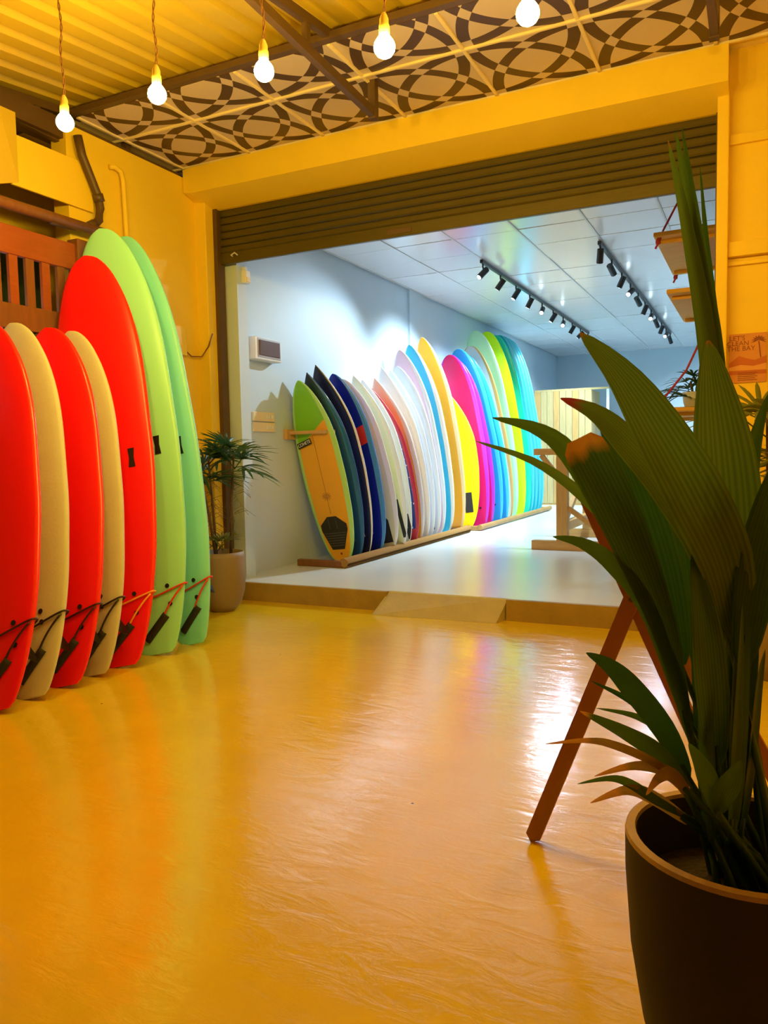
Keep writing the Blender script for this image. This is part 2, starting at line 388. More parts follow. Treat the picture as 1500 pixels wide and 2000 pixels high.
def bmat(name, c, rough=.28, c2=None, mode=None, args=(), spec=.5):
    m = mat(name, c, rough, spec=spec); 
    if mode is None: return m
    N, Lk, b = nodes(m); tc = N.new('ShaderNodeTexCoord'); sx = N.new('ShaderNodeSeparateXYZ'); Lk.new(tc.outputs['Object'], sx.inputs[0])
    X, Z = sx.outputs[0], sx.outputs[2]
    if mode == 'grad':
        r = N.new('ShaderNodeMapRange'); r.inputs[1].default_value = args[0]; r.inputs[2].default_value = args[1]; Lk.new(Z, r.inputs[0])
        Lk.new(mixc(N, Lk, r.outputs[0], c, c2), b.inputs['Base Color'])
    elif mode == 'diag':      # colour 2 above the slanted line z > a + k x
        f = mathn(N, Lk, 'GREATER_THAN', mathn(N, Lk, 'SUBTRACT', Z, mathn(N, Lk, 'MULTIPLY', X, args[1])), args[0])
        Lk.new(mixc(N, Lk, f, c, c2), b.inputs['Base Color'])
    elif mode == 'band':
        f = mathn(N, Lk, 'MULTIPLY', mathn(N, Lk, 'GREATER_THAN', mathn(N, Lk, 'ADD', Z, mathn(N, Lk, 'MULTIPLY', X, -.25)), args[0]), mathn(N, Lk, 'LESS_THAN', mathn(N, Lk, 'ADD', Z, mathn(N, Lk, 'MULTIPLY', X, -.25)), args[1]))
        Lk.new(mixc(N, Lk, f, c, c2), b.inputs['Base Color'])
    elif mode == 'polka':
        v = N.new('ShaderNodeTexVoronoi'); v.inputs['Scale'].default_value = 26; Lk.new(tc.outputs['Object'], v.inputs['Vector'])
        d = mixc(N, Lk, mathn(N, Lk, 'LESS_THAN', v.outputs['Distance'], .28), c, (.85, .85, .85))
        lo = mathn(N, Lk, 'LESS_THAN', Z, .16); hi = mathn(N, Lk, 'GREATER_THAN', Z, 1.25)
        Lk.new(mixc(N, Lk, mathn(N, Lk, 'ADD', lo, hi), d, c2), b.inputs['Base Color'])
    return m
def surfboard(B, label, m, m_rail=None, cat_group=None, rail=.86, fins=None, fin_mat=None, plugs=(), stringer=None):
    t = thing('surfboard', label, 'surfboard', group=cat_group)
    t.matrix_world = B.M
    obj('body', B.body(rail), [m, m_rail or m], t)
    for (ft, fx, fh, ca) in (fins or []): obj('fin', B.fin(ft, fx, fh, fh*1.05, ca), fin_mat or M_black, t, True)
    for (pt, px, r) in plugs: obj('leash_plug', B.disc(pt, px, r), M_black, t)
    if stringer: obj('stringer', B.patch(.02, .985, lambda v: .003, .0012, nu=1, nv=24), stringer, t)
    return t
# --- seven foam boards leaning in the veranda
C_red = mat('red_foam', (.93, .006, .010), .38); C_redr = mat('red_rail', (.95, .03, .02), .25)  # rail red is lightened to paint in the highlight along the edge
C_crm = mat('cream_foam', (.62, .64, .52), .5, var=.06, vscale=12, bump=.06, bscale=60)
C_grn = mat('mint_green_foam', (.36, .93, .66), .36); C_tea = mat('sea_green_foam', (.27, .86, .88), .36)
FO = [ # key, tail, nose, width, yaw, material, label
 ('g2', (-3.287, 3.881, .0), (-3.996, 4.188, 2.737), .556, .061, C_tea, 'sea green foam longboard standing last in row beside the potted palm'),
 ('g1', (-3.321, 3.586, .0), (-3.989, 3.960, 2.727), .649, .228, C_grn, 'tallest mint green foam longboard right behind the tall red board'),
 ('rd', (-3.321, 3.280, .0), (-3.991, 3.820, 2.514), .637, .242, C_red, 'tall red foam surfboard in front of the two green longboards'),
 ('c2', (-3.321, 3.090, .0), (-3.859, 3.558, 1.985), .539, .017, C_crm, 'short cream foam surfboard between the tall red and shorter red boards'),
 ('r2', (-3.310, 2.869, .0), (-3.905, 3.418, 1.986), .580, .123, C_red, 'short red foam surfboard standing between two cream boards'),
 ('c1', (-3.297, 2.655, .0), (-3.995, 3.248, 1.996), .558, .085, C_crm, 'short cream foam surfboard between the two short red boards'),
 ('r1', (-3.290, 2.442, .0), (-3.997, 3.059, 1.979), .576, .127, C_red, 'red foam surfboard nearest the camera, cut by left picture edge')]
LEASH = {'g2': ((.75, .05, .01), 'red'), 'g1': ((.75, .05, .01), 'red'), 'rd': ((.95, .42, .03), 'orange'), 'c2': ((.02, .02, .015), 'black'), 'r2': ((.05, .01, .01), 'dark red'), 'c1': ((.02, .02, .015), 'black'), 'r1': ((.06, .005, .005), 'dark red')}
WHO = {'g2': 'the last sea green board', 'g1': 'the mint green longboard', 'rd': 'the tall red board', 'c2': 'the cream board by tall red', 'r2': 'the second short red board', 'c1': 'the nearest cream board', 'r1': 'the nearest red board'}
for key, ta, no, w, yaw, m, lab in FO:
    B = Board(ta, no, w, .085, 'foam', yaw)
    tall = key in ('g1', 'g2', 'rd')
    t = surfboard(B, lab, m, C_redr if m is C_red else m, 'foam boards leaning in a row on the left', rail=.9,
                  fins=[(.13, -.12, .10, -.1), (.13, .12, .10, .1), (.07, 0, .11, 0)],
                  plugs=[(.43/B.L, .092, .014), (.372/B.L, .095, .014)] if m is C_crm else [(.405/B.L, .128 if key != 'g2' else .092, .014), (.293/B.L, .133 if key != 'g2' else .095, .014)])
    if tall: obj('carry_handle', B.patch((1.24 if key == 'g1' or key == 'g2' else 1.18)/B.L, (1.36 if key == 'g1' or key == 'g2' else 1.30)/B.L, lambda v: .015+.006*abs(2*v-1), .004, cx=.186 if key != 'g2' else .156, nu=2, nv=8), M_black, t)
    # leash wound round the tail, cuff hanging across the deck
    lc, ln = LEASH[key]
    lt = thing('surf_leash', ln+' leash with black ankle cuff wound round tail of '+WHO[key], 'leash', group='leashes on the foam boards'); lt.matrix_world = B.M
    pts = []
    for k in range(36):
        a = 2*math.pi*k/36; s_ = math.cos(a); tt = (.345+.06*s_)/B.L
        s2 = math.copysign(abs(s_)**.8, s_); pts.append(((B.hw(tt)+.008)*s2, B.y(tt, s2, -1 if math.sin(a) < 0 else 1)+(-.009 if math.sin(a) < 0 else .009), tt*B.L))
    m_l = mat('leash_cord_'+ln.replace(' ', '_'), lc, .3)
    obj('cord', tb(pts, .0055, closed=True), m_l, lt, True)
    pts = []
    for k in range(14):
        v = k/13; tt = (.39-.16*v)/B.L; x = B.hw(tt)*(.97-.52*v); pts.append((x, B.y(tt, x/B.hw(tt))-.010-.006*math.sin(v*3.14), tt*B.L))
    obj('cord', tb(pts, .0055), m_l, lt, True)
    bm = bmesh.new(); RR = []
    for k in range(9):
        v = k/8; zz = .23-.14*v; tt = zz/B.L; x0 = .10-.15*v
        row = []
        for q in (-1, -.4, .4, 1):
            x = x0-q*.017; sx = max(-.95, min(.95, x/B.hw(tt))); row.append(bm.verts.new((x, B.y(tt, sx)-.006-.012*(1-q*q), zz+q*.019)))
        RR.append(row)
    for A, B_ in zip(RR, RR[1:]):
        for q in range(3): bm.faces.new((A[q], A[q+1], B_[q+1], B_[q]))
    thicken(bm, .004)
    obj('ankle_cuff', bm, M_rubber, lt, True)
# --- boards on the shop racks
wr = mat('white_resin_rail', (.86, .88, .88), .2)
def sb(label, T_, N_, w, prof, m, mr=None, th=.062, yaw=0.05, fins=True, fm=None, notch=0, **k):
    if T_[1] > 10.2: T_ = (T_[0]-.06, T_[1], T_[2])
    k_ = 3.94/-N_[0] if N_[0] < -3.95 else 1
    N_ = (N_[0]*k_, N_[1]*k_, 1.2+(N_[2]-1.2)*k_)
    B = Board(T_, N_, w, th, prof, yaw, rock=(.05, .02), notch=notch)
    F = [(.12, -w*.23, .085, -.15), (.12, w*.23, .085, .15), (.05, 0, .09, 0)] if fins else None
    return B, surfboard(B, label, m, mr, 'surfboards on the shop wall racks', fins=F, fin_mat=fm, **k)
wfin = mat('smoked_fin', (.25, .28, .30), .25)
# 1 amber board with lime nose
M_coh = bmat('amber_lime_resin', (.90, .45, .02), .3, (.22, .62, .02), 'diag', (1.29, .62))
B, t = sb('amber surfboard with lime green nose and black name sticker, first on shop rack', (-3.690, 6.60, .17), (-4.02, 6.436, 1.949), .53, 'egg', M_coh, mat('lime_rail', (.45, .82, .25), .2), yaw=-.12)
obj('stringer', B.patch(.27, .70, lambda v: .002, .0015, nu=1, nv=20), M_brown, t)
pad = obj('traction_pad', B.patch(.07, .255, lambda v: (.075+.085*min(1, v*1.7)) if v < .75 else .16-(v-.75)*.42, .006, nu=10, nv=12), M_rubber, t)
for v in range(6): obj('groove', B.patch(.09+v*.014, .094+v*.014, lambda q: .085+v*.01, .0085, nu=6, nv=1), mat('pad_grey', (.10, .095, .09), .8), pad)
for x in (-.045, .045): obj('groove', B.patch(.185, .245, lambda q: .003, .0085, cx=x, nu=1, nv=4), mat('pad_grey', (.10, .095, .09), .8), pad)
zs = 1.205
st = obj('name_sticker', bx(-.098, .098, -.0008, .0008, -.028, .028), M_black, t); st.location = (-.112, B.y(zs/B.L, -.42)-.013, zs); st.rotation_euler = (0, -.20, -.10)
tm_ = text_mesh('COHETE', .047); tx = obj('lettering', tm_, mat('print_white', (.85, .85, .82), .5), st); tx.rotation_euler = (math.pi/2, 0, 0); tx.location = (0, -.0022, 0)
# eye emblem drawn in fine lines
em = bmesh.new(); ze = .665; ye = B.y(ze/B.L, 0)-.0035
tube(em, [(.034*math.cos(a), ye, ze+.021*math.sin(a)) for a in [2*math.pi*k/20 for k in range(20)]], .0022, 5, True)
tube(em, [(.019*math.cos(a), ye, ze+.009*math.sin(a)) for a in [2*math.pi*k/14 for k in range(14)]], .0018, 5, True)
for k in range(12):
    a = 2*math.pi*k/12; tube(em, [(.042*math.cos(a), ye, ze+.029*math.sin(a)), (.056*math.cos(a), ye, ze+.042*math.sin(a))], .0018, 4)
obj('emblem', em, M_brown, t)
obj('leash_plug', B.disc(.045, .02, .012), mat('plug_red', (.3, .03, .01), .4), t)
# 2..15
navy = mat('dark_navy_resin', (.012, .016, .060), .25); nt_ = bmat('navy_teal_fade', (.006, .06, .26), .25, (.014, .014, .05), 'grad', (1.1, 1.6))
sb('navy to teal faded surfboard right behind the amber board', (-3.650, 6.740, .19), (-4.02, 6.583, 2.035), .52, 'short', nt_, mat('teal_rail', (.02, .13, .42), .2))
sb('very dark navy pointed surfboard before the royal blue one', (-3.655, 6.930, .19), (-4.02, 6.754, 2.127), .53, 'short', navy, wr, rail=.95)
M_roy = bmat('royal_blue_red_band', (.006, .016, .42), .22, (.62, .035, .03), 'band', (1.08, 1.27))
sb('royal blue surfboard with a red band across its middle', (-3.615, 7.120, .19), (-4.02, 7.095, 2.064), .53, 'egg', M_roy, mat('azure_rail', (.06, .30, .85), .2))
py = mat('pale_lemon_resin', (.78, .80, .46), .25)
B, t = sb('pale lemon surfboard with a red arrow mark, behind royal blue board', (-3.592, 7.397, .19), (-4.02, 7.303, 2.028), .53, 'egg', py, wr)
bm = bmesh.new(); z0 = 1.42; yy = B.y(z0/B.L, .3)-.004
for tri in (((.03, 0, .13), (.13, 0, .0), (.07, 0, .01)), ((.13, 0, .0), (.12, 0, -.10), (.10, 0, .0))): bm.faces.new([bm.verts.new((a-.02, yy, z0+c)) for a, _, c in tri])
thicken(bm, .001)
obj('arrow_mark', bm, mat('print_red', (.75, .02, .02), .4), t)
obj('traction_pad', B.patch(.04, .20, lambda v: .085 if v < .8 else .085-(v-.8)*.2, .006, cx=.02), M_rubber, t)
B, t = sb('white pointed surfboard with lemon lower half after the arrow board', (-3.565, 7.596, .19), (-4.02, 7.550, 2.087), .53, 'short', bmat('lemon_white_fade', (.80, .82, .50), .25, (.74, .78, .82), 'grad', (.9, 1.5)), wr)
obj('traction_pad', B.patch(.05, .27, lambda v: .02, .006, cx=.13), M_rubber, t)
B, t = sb('plain white surfboard just before the polka dot board', (-3.600, 7.810, .19), (-4.02, 7.755, 2.060), .51, 'short', mat('white_resin', (.78, .80, .82), .22), wr)
obj('traction_pad', B.patch(.03, .18, lambda v: .03, .006, cx=.13), M_rubber, t)
sb('navy polka dot surfboard with red tail and red nose', (-3.598, 7.991, .19), (-4.02, 7.893, 2.005), .53, 'short', bmat('navy_polka', (.02, .04, .22), .3, (.62, .03, .04), 'polka'), mat('crimson_rail', (.55, .03, .06), .25))
sb('orange surfboard fading to peach at the nose', (-3.636, 8.220, .19), (-4.02, 8.068, 2.106), .54, 'short', bmat('orange_peach_fade', (1, .42, .01), .25, (.92, .62, .48), 'grad', (1.1, 1.75)), wr)
wm = mat('cool_white_resin', (.72, .77, .86), .2)
sb('first of three cool white pointed surfboards after the orange fade', (-3.643, 8.421, .19), (-4.02, 8.250, 2.247), .53, 'short', wm, wr, fm=wfin)
sb('middle one of three cool white surfboards', (-3.656, 8.594, .19), (-4.02, 8.489, 2.239), .53, 'short', wm, wr, fm=wfin)
B, t = sb('last of three cool white surfboards, long black pad on tail', (-3.663, 8.774, .19), (-4.02, 8.682, 2.294), .53, 'egg', wm, wr, fm=wfin)
obj('traction_pad', B.patch(.04, .22, lambda v: .035, .006, cx=.05), M_rubber, t)
sb('pale pink mid-length surfboard before the cyan one', (-3.689, 9.000, .19), (-4.02, 8.766, 2.503), .54, 'egg', mat('pale_pink_resin', (.80, .55, .66), .25), wr)
sb('cyan mid-length surfboard beside the tall orange board', (-3.683, 9.270, .19), (-4.02, 9.066, 2.601), .55, 'egg', mat('cyan_resin', (.02, .50, .74), .22), mat('cream_rail', (.85, .82, .66), .2))
sb('tall bright orange pointed surfboard closing the first rack', (-3.690, 9.720, .19), (-4.02, 9.480, 2.749), .54, 'egg', mat('orange_resin', (1, .36, .0), .25), mat('amber_rail', (.93, .62, .30), .2))
# second rack
B, t = sb('yellow swallow-tail surfboard with black pads in front of magenta boards', (-3.640, 10.02, .18), (-3.885, 10.20, 1.99), .54, 'short', mat('yellow_resin', (.93, .80, .01), .25), None, notch=.12, th=.058)
for x in (-.075, .075): obj('traction_pad', B.patch(.11, .26, lambda v: .055, .006, cx=x, nu=4), M_rubber, t)
mg = mat('magenta_foam', (.74, .002, .16), .3); mgr = mat('violet_rail', (.50, .04, .62), .25)
B, t = sb('magenta foam surfboard directly behind the yellow swallow tail', (-3.475, 10.26, .19), (-4.02, 10.454, 2.614), .58, 'foam', mg, mgr, th=.075, plugs=[(.15, .06, .016), (.10, .065, .016)])
sb('second magenta foam surfboard touching the blue foam board', (-3.477, 10.53, .19), (-4.02, 10.62, 2.575), .58, 'foam', mg, mgr, th=.075)
bl = mat('blue_foam', (.01, .30, .72), .3); blr = mat('sky_rail', (.05, .55, .88), .2)
sb('blue foam surfboard next to the magenta pair', (-3.449, 10.87, .19), (-4.02, 10.80, 2.74), .58, 'foam', bl, blr, th=.075, plugs=[(.15, .06, .016), (.10, .065, .016)])
sb('second blue foam surfboard before the tan board', (-3.458, 11.20, .19), (-4.02, 11.07, 2.69), .58, 'foam', bl, blr, th=.075)
sb('tan railed longboard squeezed between blue and mint boards', (-3.511, 11.62, .19), (-4.02, 11.33, 2.85), .56, 'long', mat('ivory_resin', (.80, .80, .66), .22), mat('tan_rail', (.72, .42, .12), .3))
sb('mint longboard with a tall rounded nose at rack two', (-3.541, 11.96, .19), (-4.02, 11.58, 3.116), .58, 'long', mat('mint_resin', (.46, .86, .55), .22), mat('mint_rail', (.55, .90, .66), .2))
sb('lime yellow longboard between mint and teal boards', (-3.503, 12.249, .19), (-4.02, 12.12, 3.170), .58, 'long', mat('lime_resin', (.68, .93, .01), .25), None)
sb('emerald teal longboard right after the lime board', (-3.509, 12.579, .19), (-4.02, 12.55, 3.170), .58, 'long', mat('teal_resin', (.01, .72, .58), .2), None)
cyf = mat('aqua_foam', (.01, .56, .72), .2); cyr = mat('aqua_rail', (.10, .70, .84), .2)
for k, (T_, N_, wd) in enumerate((((-3.519, 12.808, .19), (-4.02, 12.78, 3.200), 'first of four'), ((-3.521, 13.045, .19), (-4.02, 12.97, 3.206), 'second of four'), ((-3.523, 13.290, .19), (-4.02, 13.15, 3.206), 'third of four'), ((-3.557, 13.60, .19), (-4.02, 13.33, 3.200), 'last of four'))):
    sb('aqua foam longboard, '+wd+' at the far rack end', T_, N_, .58, 'long', cyf, cyr, plugs=[(.13, .06, .014)])
# racks: padded floor roll, side sleepers, wall rail and pegs
def rack(label, y0, y1, pegs, wrapped):
    rx = .10 if wrapped else .19
    t = thing('board_rack', label, 'rack', (-3.6, y0, .15))
    n = int((y1-y0)/.028); pts = [(rx, i*(y1-y0)/n, .046) for i in range(n+1)]
    bm = bmesh.new(); tube(bm, [pts[0], pts[-1]], .038, 16)
    core = obj('roll', bm, M_rope if wrapped else M_bamboo, t, False)
    if wrapped:
        bm = bmesh.new(); turns = int((y1-y0)/.022); hp = []
        for i in range(turns*8):
            a = 2*math.pi*i/8; hp.append((.10+.042*math.cos(a), (y1-y0)*i/(turns*8), .046+.042*math.sin(a)))
        tube(bm, hp, .010, 5); o = obj('rope_winding', bm, M_rope, core, True)
    for yy in (0, y1-y0-.06): obj('sleeper', bx(-.42, rx-.02, yy, yy+.06, .0, .065, bev=.01), M_brown if wrapped else M_bamboo, t)
    obj('wall_rail', bx(-.533, -.49, .0 if wrapped else .2, y1-y0, 1.22, 1.32, bev=.006), M_wood, t)
    for py_ in pegs:
        pg = obj('peg', br((-.50, py_-y0, 1.285), (-.10, py_-y0, 1.285), .032, .032), M_woodx, t)
        obj('peg_cap', bx(-.115, -.085, py_-y0-.021, py_-y0+.021, 1.265, 1.305, bev=.006), M_pale, pg)
    return t
rack('first wooden board rack with rope-wrapped floor roll and wall pegs', 6.26, 9.70, [6.325, 6.468, 6.636, 6.869, 7.121, 7.349, 7.567, 7.742, 7.915, 8.116, 8.321, 8.521, 8.697, 8.924, 9.289], True)
rack('second wooden board rack with plain floor log further back', 9.90, 13.80, [10.36, 10.598, 10.876, 11.20, 11.537, 11.895], False)
# ------------------------------------------------------------------ lamps
BULBS = [(-3.055, 2.8, 2.840, 'leftmost hanging bare bulb, lowest in the picture'), (-2.473, 2.8, 2.846, 'second hanging bare bulb from the left'), (-1.892, 2.8, 2.814, 'third hanging bare bulb, middle of the five'),
         (-1.331, 2.8, 2.776, 'fourth hanging bare bulb from the left'), (-.765, 2.8, 2.755, 'rightmost visible hanging bulb at the top edge'), (-.15, 2.8, 2.76, 'hanging bulb continuing the string beyond right picture edge')]
M_holder = mat('bulb_holder_bakelite', (.62, .42, .10), .4); M_cord = mat('twisted_flex', (.22, .09, .03), .6)
for x, y, z, lab in BULBS:
    t = thing('pendant_bulb', lab, 'lamp', (x, y, z), 'bare bulbs hanging on flex')
    pr = [(0, -.040), (.014, -.037), (.027, -.028), (.036, -.013), (.038, .002), (.035, .017), (.027, .031), (.019, .042), (.0165, .050)]
    pr = [(a*1.1, b) for a, b in pr]; obj('bulb', lathe(pr, 20), M_bulb, t, True)
    obj('holder', lathe([(.0165, .046), (.021, .050), (.021, .080), (.018, .088), (.018, .105), (.011, .122), (.006, .130), (0, .132)], 18), M_holder, t, True)
    top = rz(y)-z
    for ph in (0, math.pi):
        obj('flex', tb([(.004*math.cos(k*.9+ph)+.006*math.sin(k*.35), .004*math.sin(k*.9+ph), .125+(top-.125)*k/40) for k in range(41)], .0028, 5), M_cord, t, True)
def track(x, y0, y1, n, aims, label, on, grp):
    t = thing('track_light', label, 'lamp', (x, y0, 3.33), grp)
    obj('rail', bx(-.018, .018, -.05, y1-y0+.05, -.035, .0, bev=.003), M_black, t)
    for k in range(n):
        yy = (y1-y0)*k/(n-1); a = Vector(aims[k % len(aims)]).normalized()
        p = Vector((0, yy, -.14)); h = obj('lamp_head', tb([p-a*.07, p+a*.07], .034, 16), M_black, t)
        obj('stem', tb([(0, yy, -.03), (0, yy, -.07), tuple(p-a*.02)], .010, 8), M_black, h)
        q = p+a*.0712; s_ = a.cross(Vector((0, 0, 1))).normalized(); u = s_.cross(a)
        bm = bmesh.new(); bm.faces.new([bm.verts.new(q+(s_*math.cos(c)+u*math.sin(c))*.026) for c in [2*math.pi*i/16 for i in range(16)]])
        obj('lens', bm, M_lens, h)
        if k in on:
            L = bpy.data.lights.new('spot', 'SPOT'); L.energy = SPOT_W*(1 if a.y > -.7 else (.13 if x < -2 else .07)); L.color = COOL; L.spot_size = math.radians(95 if a.y > -.7 else 58); L.spot_blend = .8; L.shadow_soft_size = .03
            lo = bpy.data.objects.new('spot', L); COL.objects.link(lo); lo.parent = t; lo.location = p+a*.085
            lo.rotation_euler = a.to_track_quat('-Z', 'Y').to_euler()
track(-2.79, 8.30, 14.1, 10, [(-.48, -.62, -.72), (-.62, -.02, -.78), (-.5, -.25, -.85), (-.5, .05, -.85), (.05, -.8, -.55), (-.55, -.1, -.85), (.1, -.85, -.5), (-.55, .1, -.85), (-.7, 0, -.65), (-.4, .35, -.8)],
      'black ceiling track with spotlights turned to the surfboards', range(10), 'ceiling spotlight tracks')
track(-1.50, 8.20, 15.0, 11, [(-.15, .45, -.85), (.2, .8, -.55), (-.45, .2, -.85), (-.25, -.8, -.5), (.25, .75, -.6), (-.4, .2, -.85), (.0, -.85, -.5), (.2, .7, -.6), (-.35, .3, -.85), (-.15, -.85, -.45), (.2, .6, -.7)],
      'second black ceiling track nearer to the hanging shelf', (0, 2, 3, 5, 6, 8, 9, 10), 'ceiling spotlight tracks')

# ------------------------------------------------------------------ left side: fence, awning, pipes
fe = thing('timber_fence', 'red brown timber fence with slats behind the red boards', 'fence', (-4.2, 1.6, 0))
obj('top_board', bx(-.02, .02, 0, 2.32, 2.49, 2.665, bev=.004), M_redwood, fe)
for k in range(19): obj('slat', bx(-.012, .012, .04+k*.122, .04+k*.122+.062, 2.14, 2.50), M_brown if k % 2 else M_redwood, fe)
obj('middle_rail', bx(-.035, .03, 0, 2.32, 2.03, 2.185, bev=.004), M_brown, fe)
for k in range(24):
    y0 = .02+k*.105
    for s_ in (-1, 1): obj('lattice_strip', br((.0+s_*.006, y0 if s_ > 0 else y0+.25, 1.72), (.0+s_*.006, y0+.25 if s_ > 0 else y0, 2.04), .010, .030), M_dark, fe)
obj('lower_board', bx(-.02, .02, 0, 2.32, .0, 1.74), M_brown, fe)
for y in (0, 2.26): obj('post', bx(-.05, .05, y, y+.09, 0, 2.70, bev=.006), M_brown, fe)
pn = thing('lit_panel', 'white glowing panel shining through the fence lattice', 'light', (-4.75, 1.6, 1.6))
obj('diffuser', bx(-.01, .01, 0, 2.2, 0, .62), M_sign, pn); obj('frame', bx(-.03, -.01, -.03, 2.23, -.03, .65, bev=.004), M_dark, pn)
tag(obj('green_screen', bx(-4.60, -4.57, 1.6, 3.9, 2.24, 2.62), mat('dark_green_net', (.03, .07, .02), .8, bump=.3, bscale=90)), 'dark green screen behind the upper fence slats', 'screen')
# awning of small corrugated sheets above the fence
aw = thing('awning', 'low yellow corrugated awning sticking out over the fence', 'awning', (-4.28, 1.4, 2.83))
bm = bmesh.new(); rr_ = []
for k in range(57):
    x = -.30+.40*k/56; rr_.append([bm.verts.new((x, y, .10-.30*(x+.30)+.014*math.sin(k*.9))) for y in (0, 1.3, 2.72)])
for A, B_ in zip(rr_, rr_[1:]):
    for q in range(2): bm.faces.new((A[q], A[q+1], B_[q+1], B_[q]))
thicken(bm, .003)
obj('sheet', bm, M_roof, aw, True)
obj('gutter', tb([(.10, 0, -.04), (.10, 2.0, -.04), (.10, 2.74, -.03)], .035, 12), M_brown, aw, True)
tag(obj('fascia_board', bx(-4.275, -4.255, 3.46, 4.12, 2.95, 3.27, bev=.004), M_ywall), 'yellow fascia board above the awning beside the yellow wall', 'board')
bm = bmesh.new()   # torn metal sheet hanging left of the fascia
top = [bm.verts.new((-4.25, 2.3+k*.12, 3.40)) for k in range(11)]; bot = [bm.verts.new((-4.25-.03*(k % 2), 2.3+k*.12, 2.93+.05*math.sin(k*2.1))) for k in range(11)]
for k in range(10): bm.faces.new((top[k], top[k+1], bot[k+1], bot[k]))
thicken(bm, .004)
tag(obj('metal_sheet', bm, M_roof), 'ragged yellow metal sheet at left edge above the awning', 'sheet')
dp = thing('drain_pipe', 'dark drain pipe bending down to the awning gutter', 'pipe', (-4.22, 4.03, 2.8))
obj('pipe', tb([(0, -.06, .62), (0, -.03, .5), (0, .10, .26), (0, .115, .18), (0, .10, .10), (0, .03, .03), (.02, -.15, -.01), (.03, -.35, -.02)], .03, 12), M_dark, dp, True)
obj('elbow_collar', tb([(0, .095, .275), (0, .112, .225)], .038, 12), M_dark, dp, True)
obj('elbow_collar', tb([(0, .055, .055), (0, .0, .02)], .038, 12), M_dark, dp, True)
tag(obj('wall_conduit', tb([(-4.26, 4.29, 3.32), (-4.245, 4.33, 3.33), (-4.24, 4.38, 3.31), (-4.24, 4.40, 3.25), (-4.24, 4.42, 2.6), (-4.24, 4.43, .3)], .018, 10), M_ywall, None, True), 'yellow painted conduit pipe bent down the left wall', 'pipe')
jb = thing('junction_box', 'small yellow junction box with looping cable on left wall', 'box', (-4.27, 4.98, 2.18))
obj('box_body', bx(-.01, .03, -.10, .06, -.13, .10, bev=.006), M_ywall, jb)
obj('cable', tb([(.02, .05, -.09), (.02, .12, -.13), (.03, .24, -.12), (.10, .245, -.04), (.16, .23, .06)], .006, 6), M_brown, jb, True)

# ------------------------------------------------------------------ shop wall fittings
cu = thing('fuse_box', 'white fuse box with smoked cover high on the shop wall', 'box', (-4.135, 5.70, 2.08))
obj('box_body', bx(0, .10, 0, .42, 0, .20, bev=.008), M_white, cu)
obj('cover', bx(.10, .112, .06, .38, .04, .175, bev=.004), M_glass, cu); obj('cover_frame', bx(.098, .104, .04, .40, .02, .19, bev=.002), mat('frame_grey', (.35, .33, .36), .4), cu)
for i, z in enumerate((1.44, 1.535)):
    t = thing('switch_plate', ('lower' if i == 0 else 'upper')+' cream switch plate on the shop wall by the first rack', 'switch', (-4.135, 5.76, z), 'switch plates')
    obj('plate', bx(0, .018, 0, .34, 0, .085, bev=.004), M_cream, t)
    for k in range(3): obj('rocker', bx(.018, .024, .20+k*.045, .225+k*.045, .025, .06, bev=.002), M_white, t)
cc = thing('wall_sensor', 'small white sensor mounted high on front shop pillar', 'sensor', (-4.03, 5.54, 2.70))
obj('housing', bx(0, .05, -.02, .05, 0, .11, bev=.008), M_white, cc); obj('bracket', bx(-.01, .03, .0, .03, .11, .14), M_white, cc); obj('lens_cover', bx(.048, .056, -.01, .04, .01, .05, bev=.002), M_cream, cc)

# ------------------------------------------------------------------ back of the shop
cb = thing('changing_cubicle', 'pale plank changing cubicle against the far shop wall', 'cubicle', (-4.06, 15.2, .15))
for k in range(9):
    w_ = 1.12/9; obj('plank', bx(k*w_+.003, (k+1)*w_-.003, 0, .025, .02, 2.24, bev=.003), M_pale if k % 3 else M_wood, cb)
for k in range(4): obj('side_plank', bx(1.095, 1.12, .03+k*.2, .225+k*.2, .02, 2.24, bev=.003), M_pale, cb)
obj('top_rail', bx(0, 1.45, .0, .05, 2.24, 2.28, bev=.003), M_pale, cb); obj('corner_post', bx(1.40, 1.45, 0, .05, 0, 2.24), M_white, cb); obj('base_rail', bx(0, 1.12, .0, .05, 0, .03), M_wood, cb)
cl = thing('leash_coil', 'coiled teal leash lying on floor at the far rack end', 'coil', (-3.30, 14.5, .15))
for k in range(3): obj('cord', tb([((.13-.02*k)*math.cos(a), (.13-.02*k)*math.sin(a), .02+.035*k) for a in [2*math.pi*i/24 for i in range(24)]], .018, 6, True), mat('teal_cord', (.05, .22, .24), .5), cl, True)
# trestle workbench
tr = thing('trestle_stand', 'pine trestle stand with foot beams and braces on the shop floor', 'stand', (-1.95, 8.2, .15))
for y, s_ in ((0, 1), (1.35, 1)):
    obj('foot_beam', bx(-.27, .85, y-.05, y+.05, 0, .10, bev=.004), M_woodx, tr)
    for x in (.06, .62):
        obj('post', bx(x-.06, x+.06, y-.045, y+.045, .10, 1.02, bev=.004), M_wood, tr)
    obj('top_beam', bx(-.24, .86, y-.045, y+.045, 1.02, 1.09, bev=.004), M_woodx, tr)
    obj('brace', br((-.17, y, 1.02), (.02, y, .78), .05, .05), M_wood, tr); obj('brace', br((.12, y, .45), (.58, y, .12), .05, .05), M_wood, tr)
obj('stretcher', bx(.02, .10, .05, 1.30, .20, .30, bev=.004), M_wood, tr); obj('stretcher', bx(.58, .66, .05, 1.30, .20, .30, bev=.004), M_wood, tr)
obj('brace', br((.06, .05, .28), (.06, .95, .72), .05, .06), M_wood, tr)
ct = thing('sales_counter', 'white sales counter behind the trestle, mostly hidden by leaves', 'counter', (-1.25, 10.6, .15))
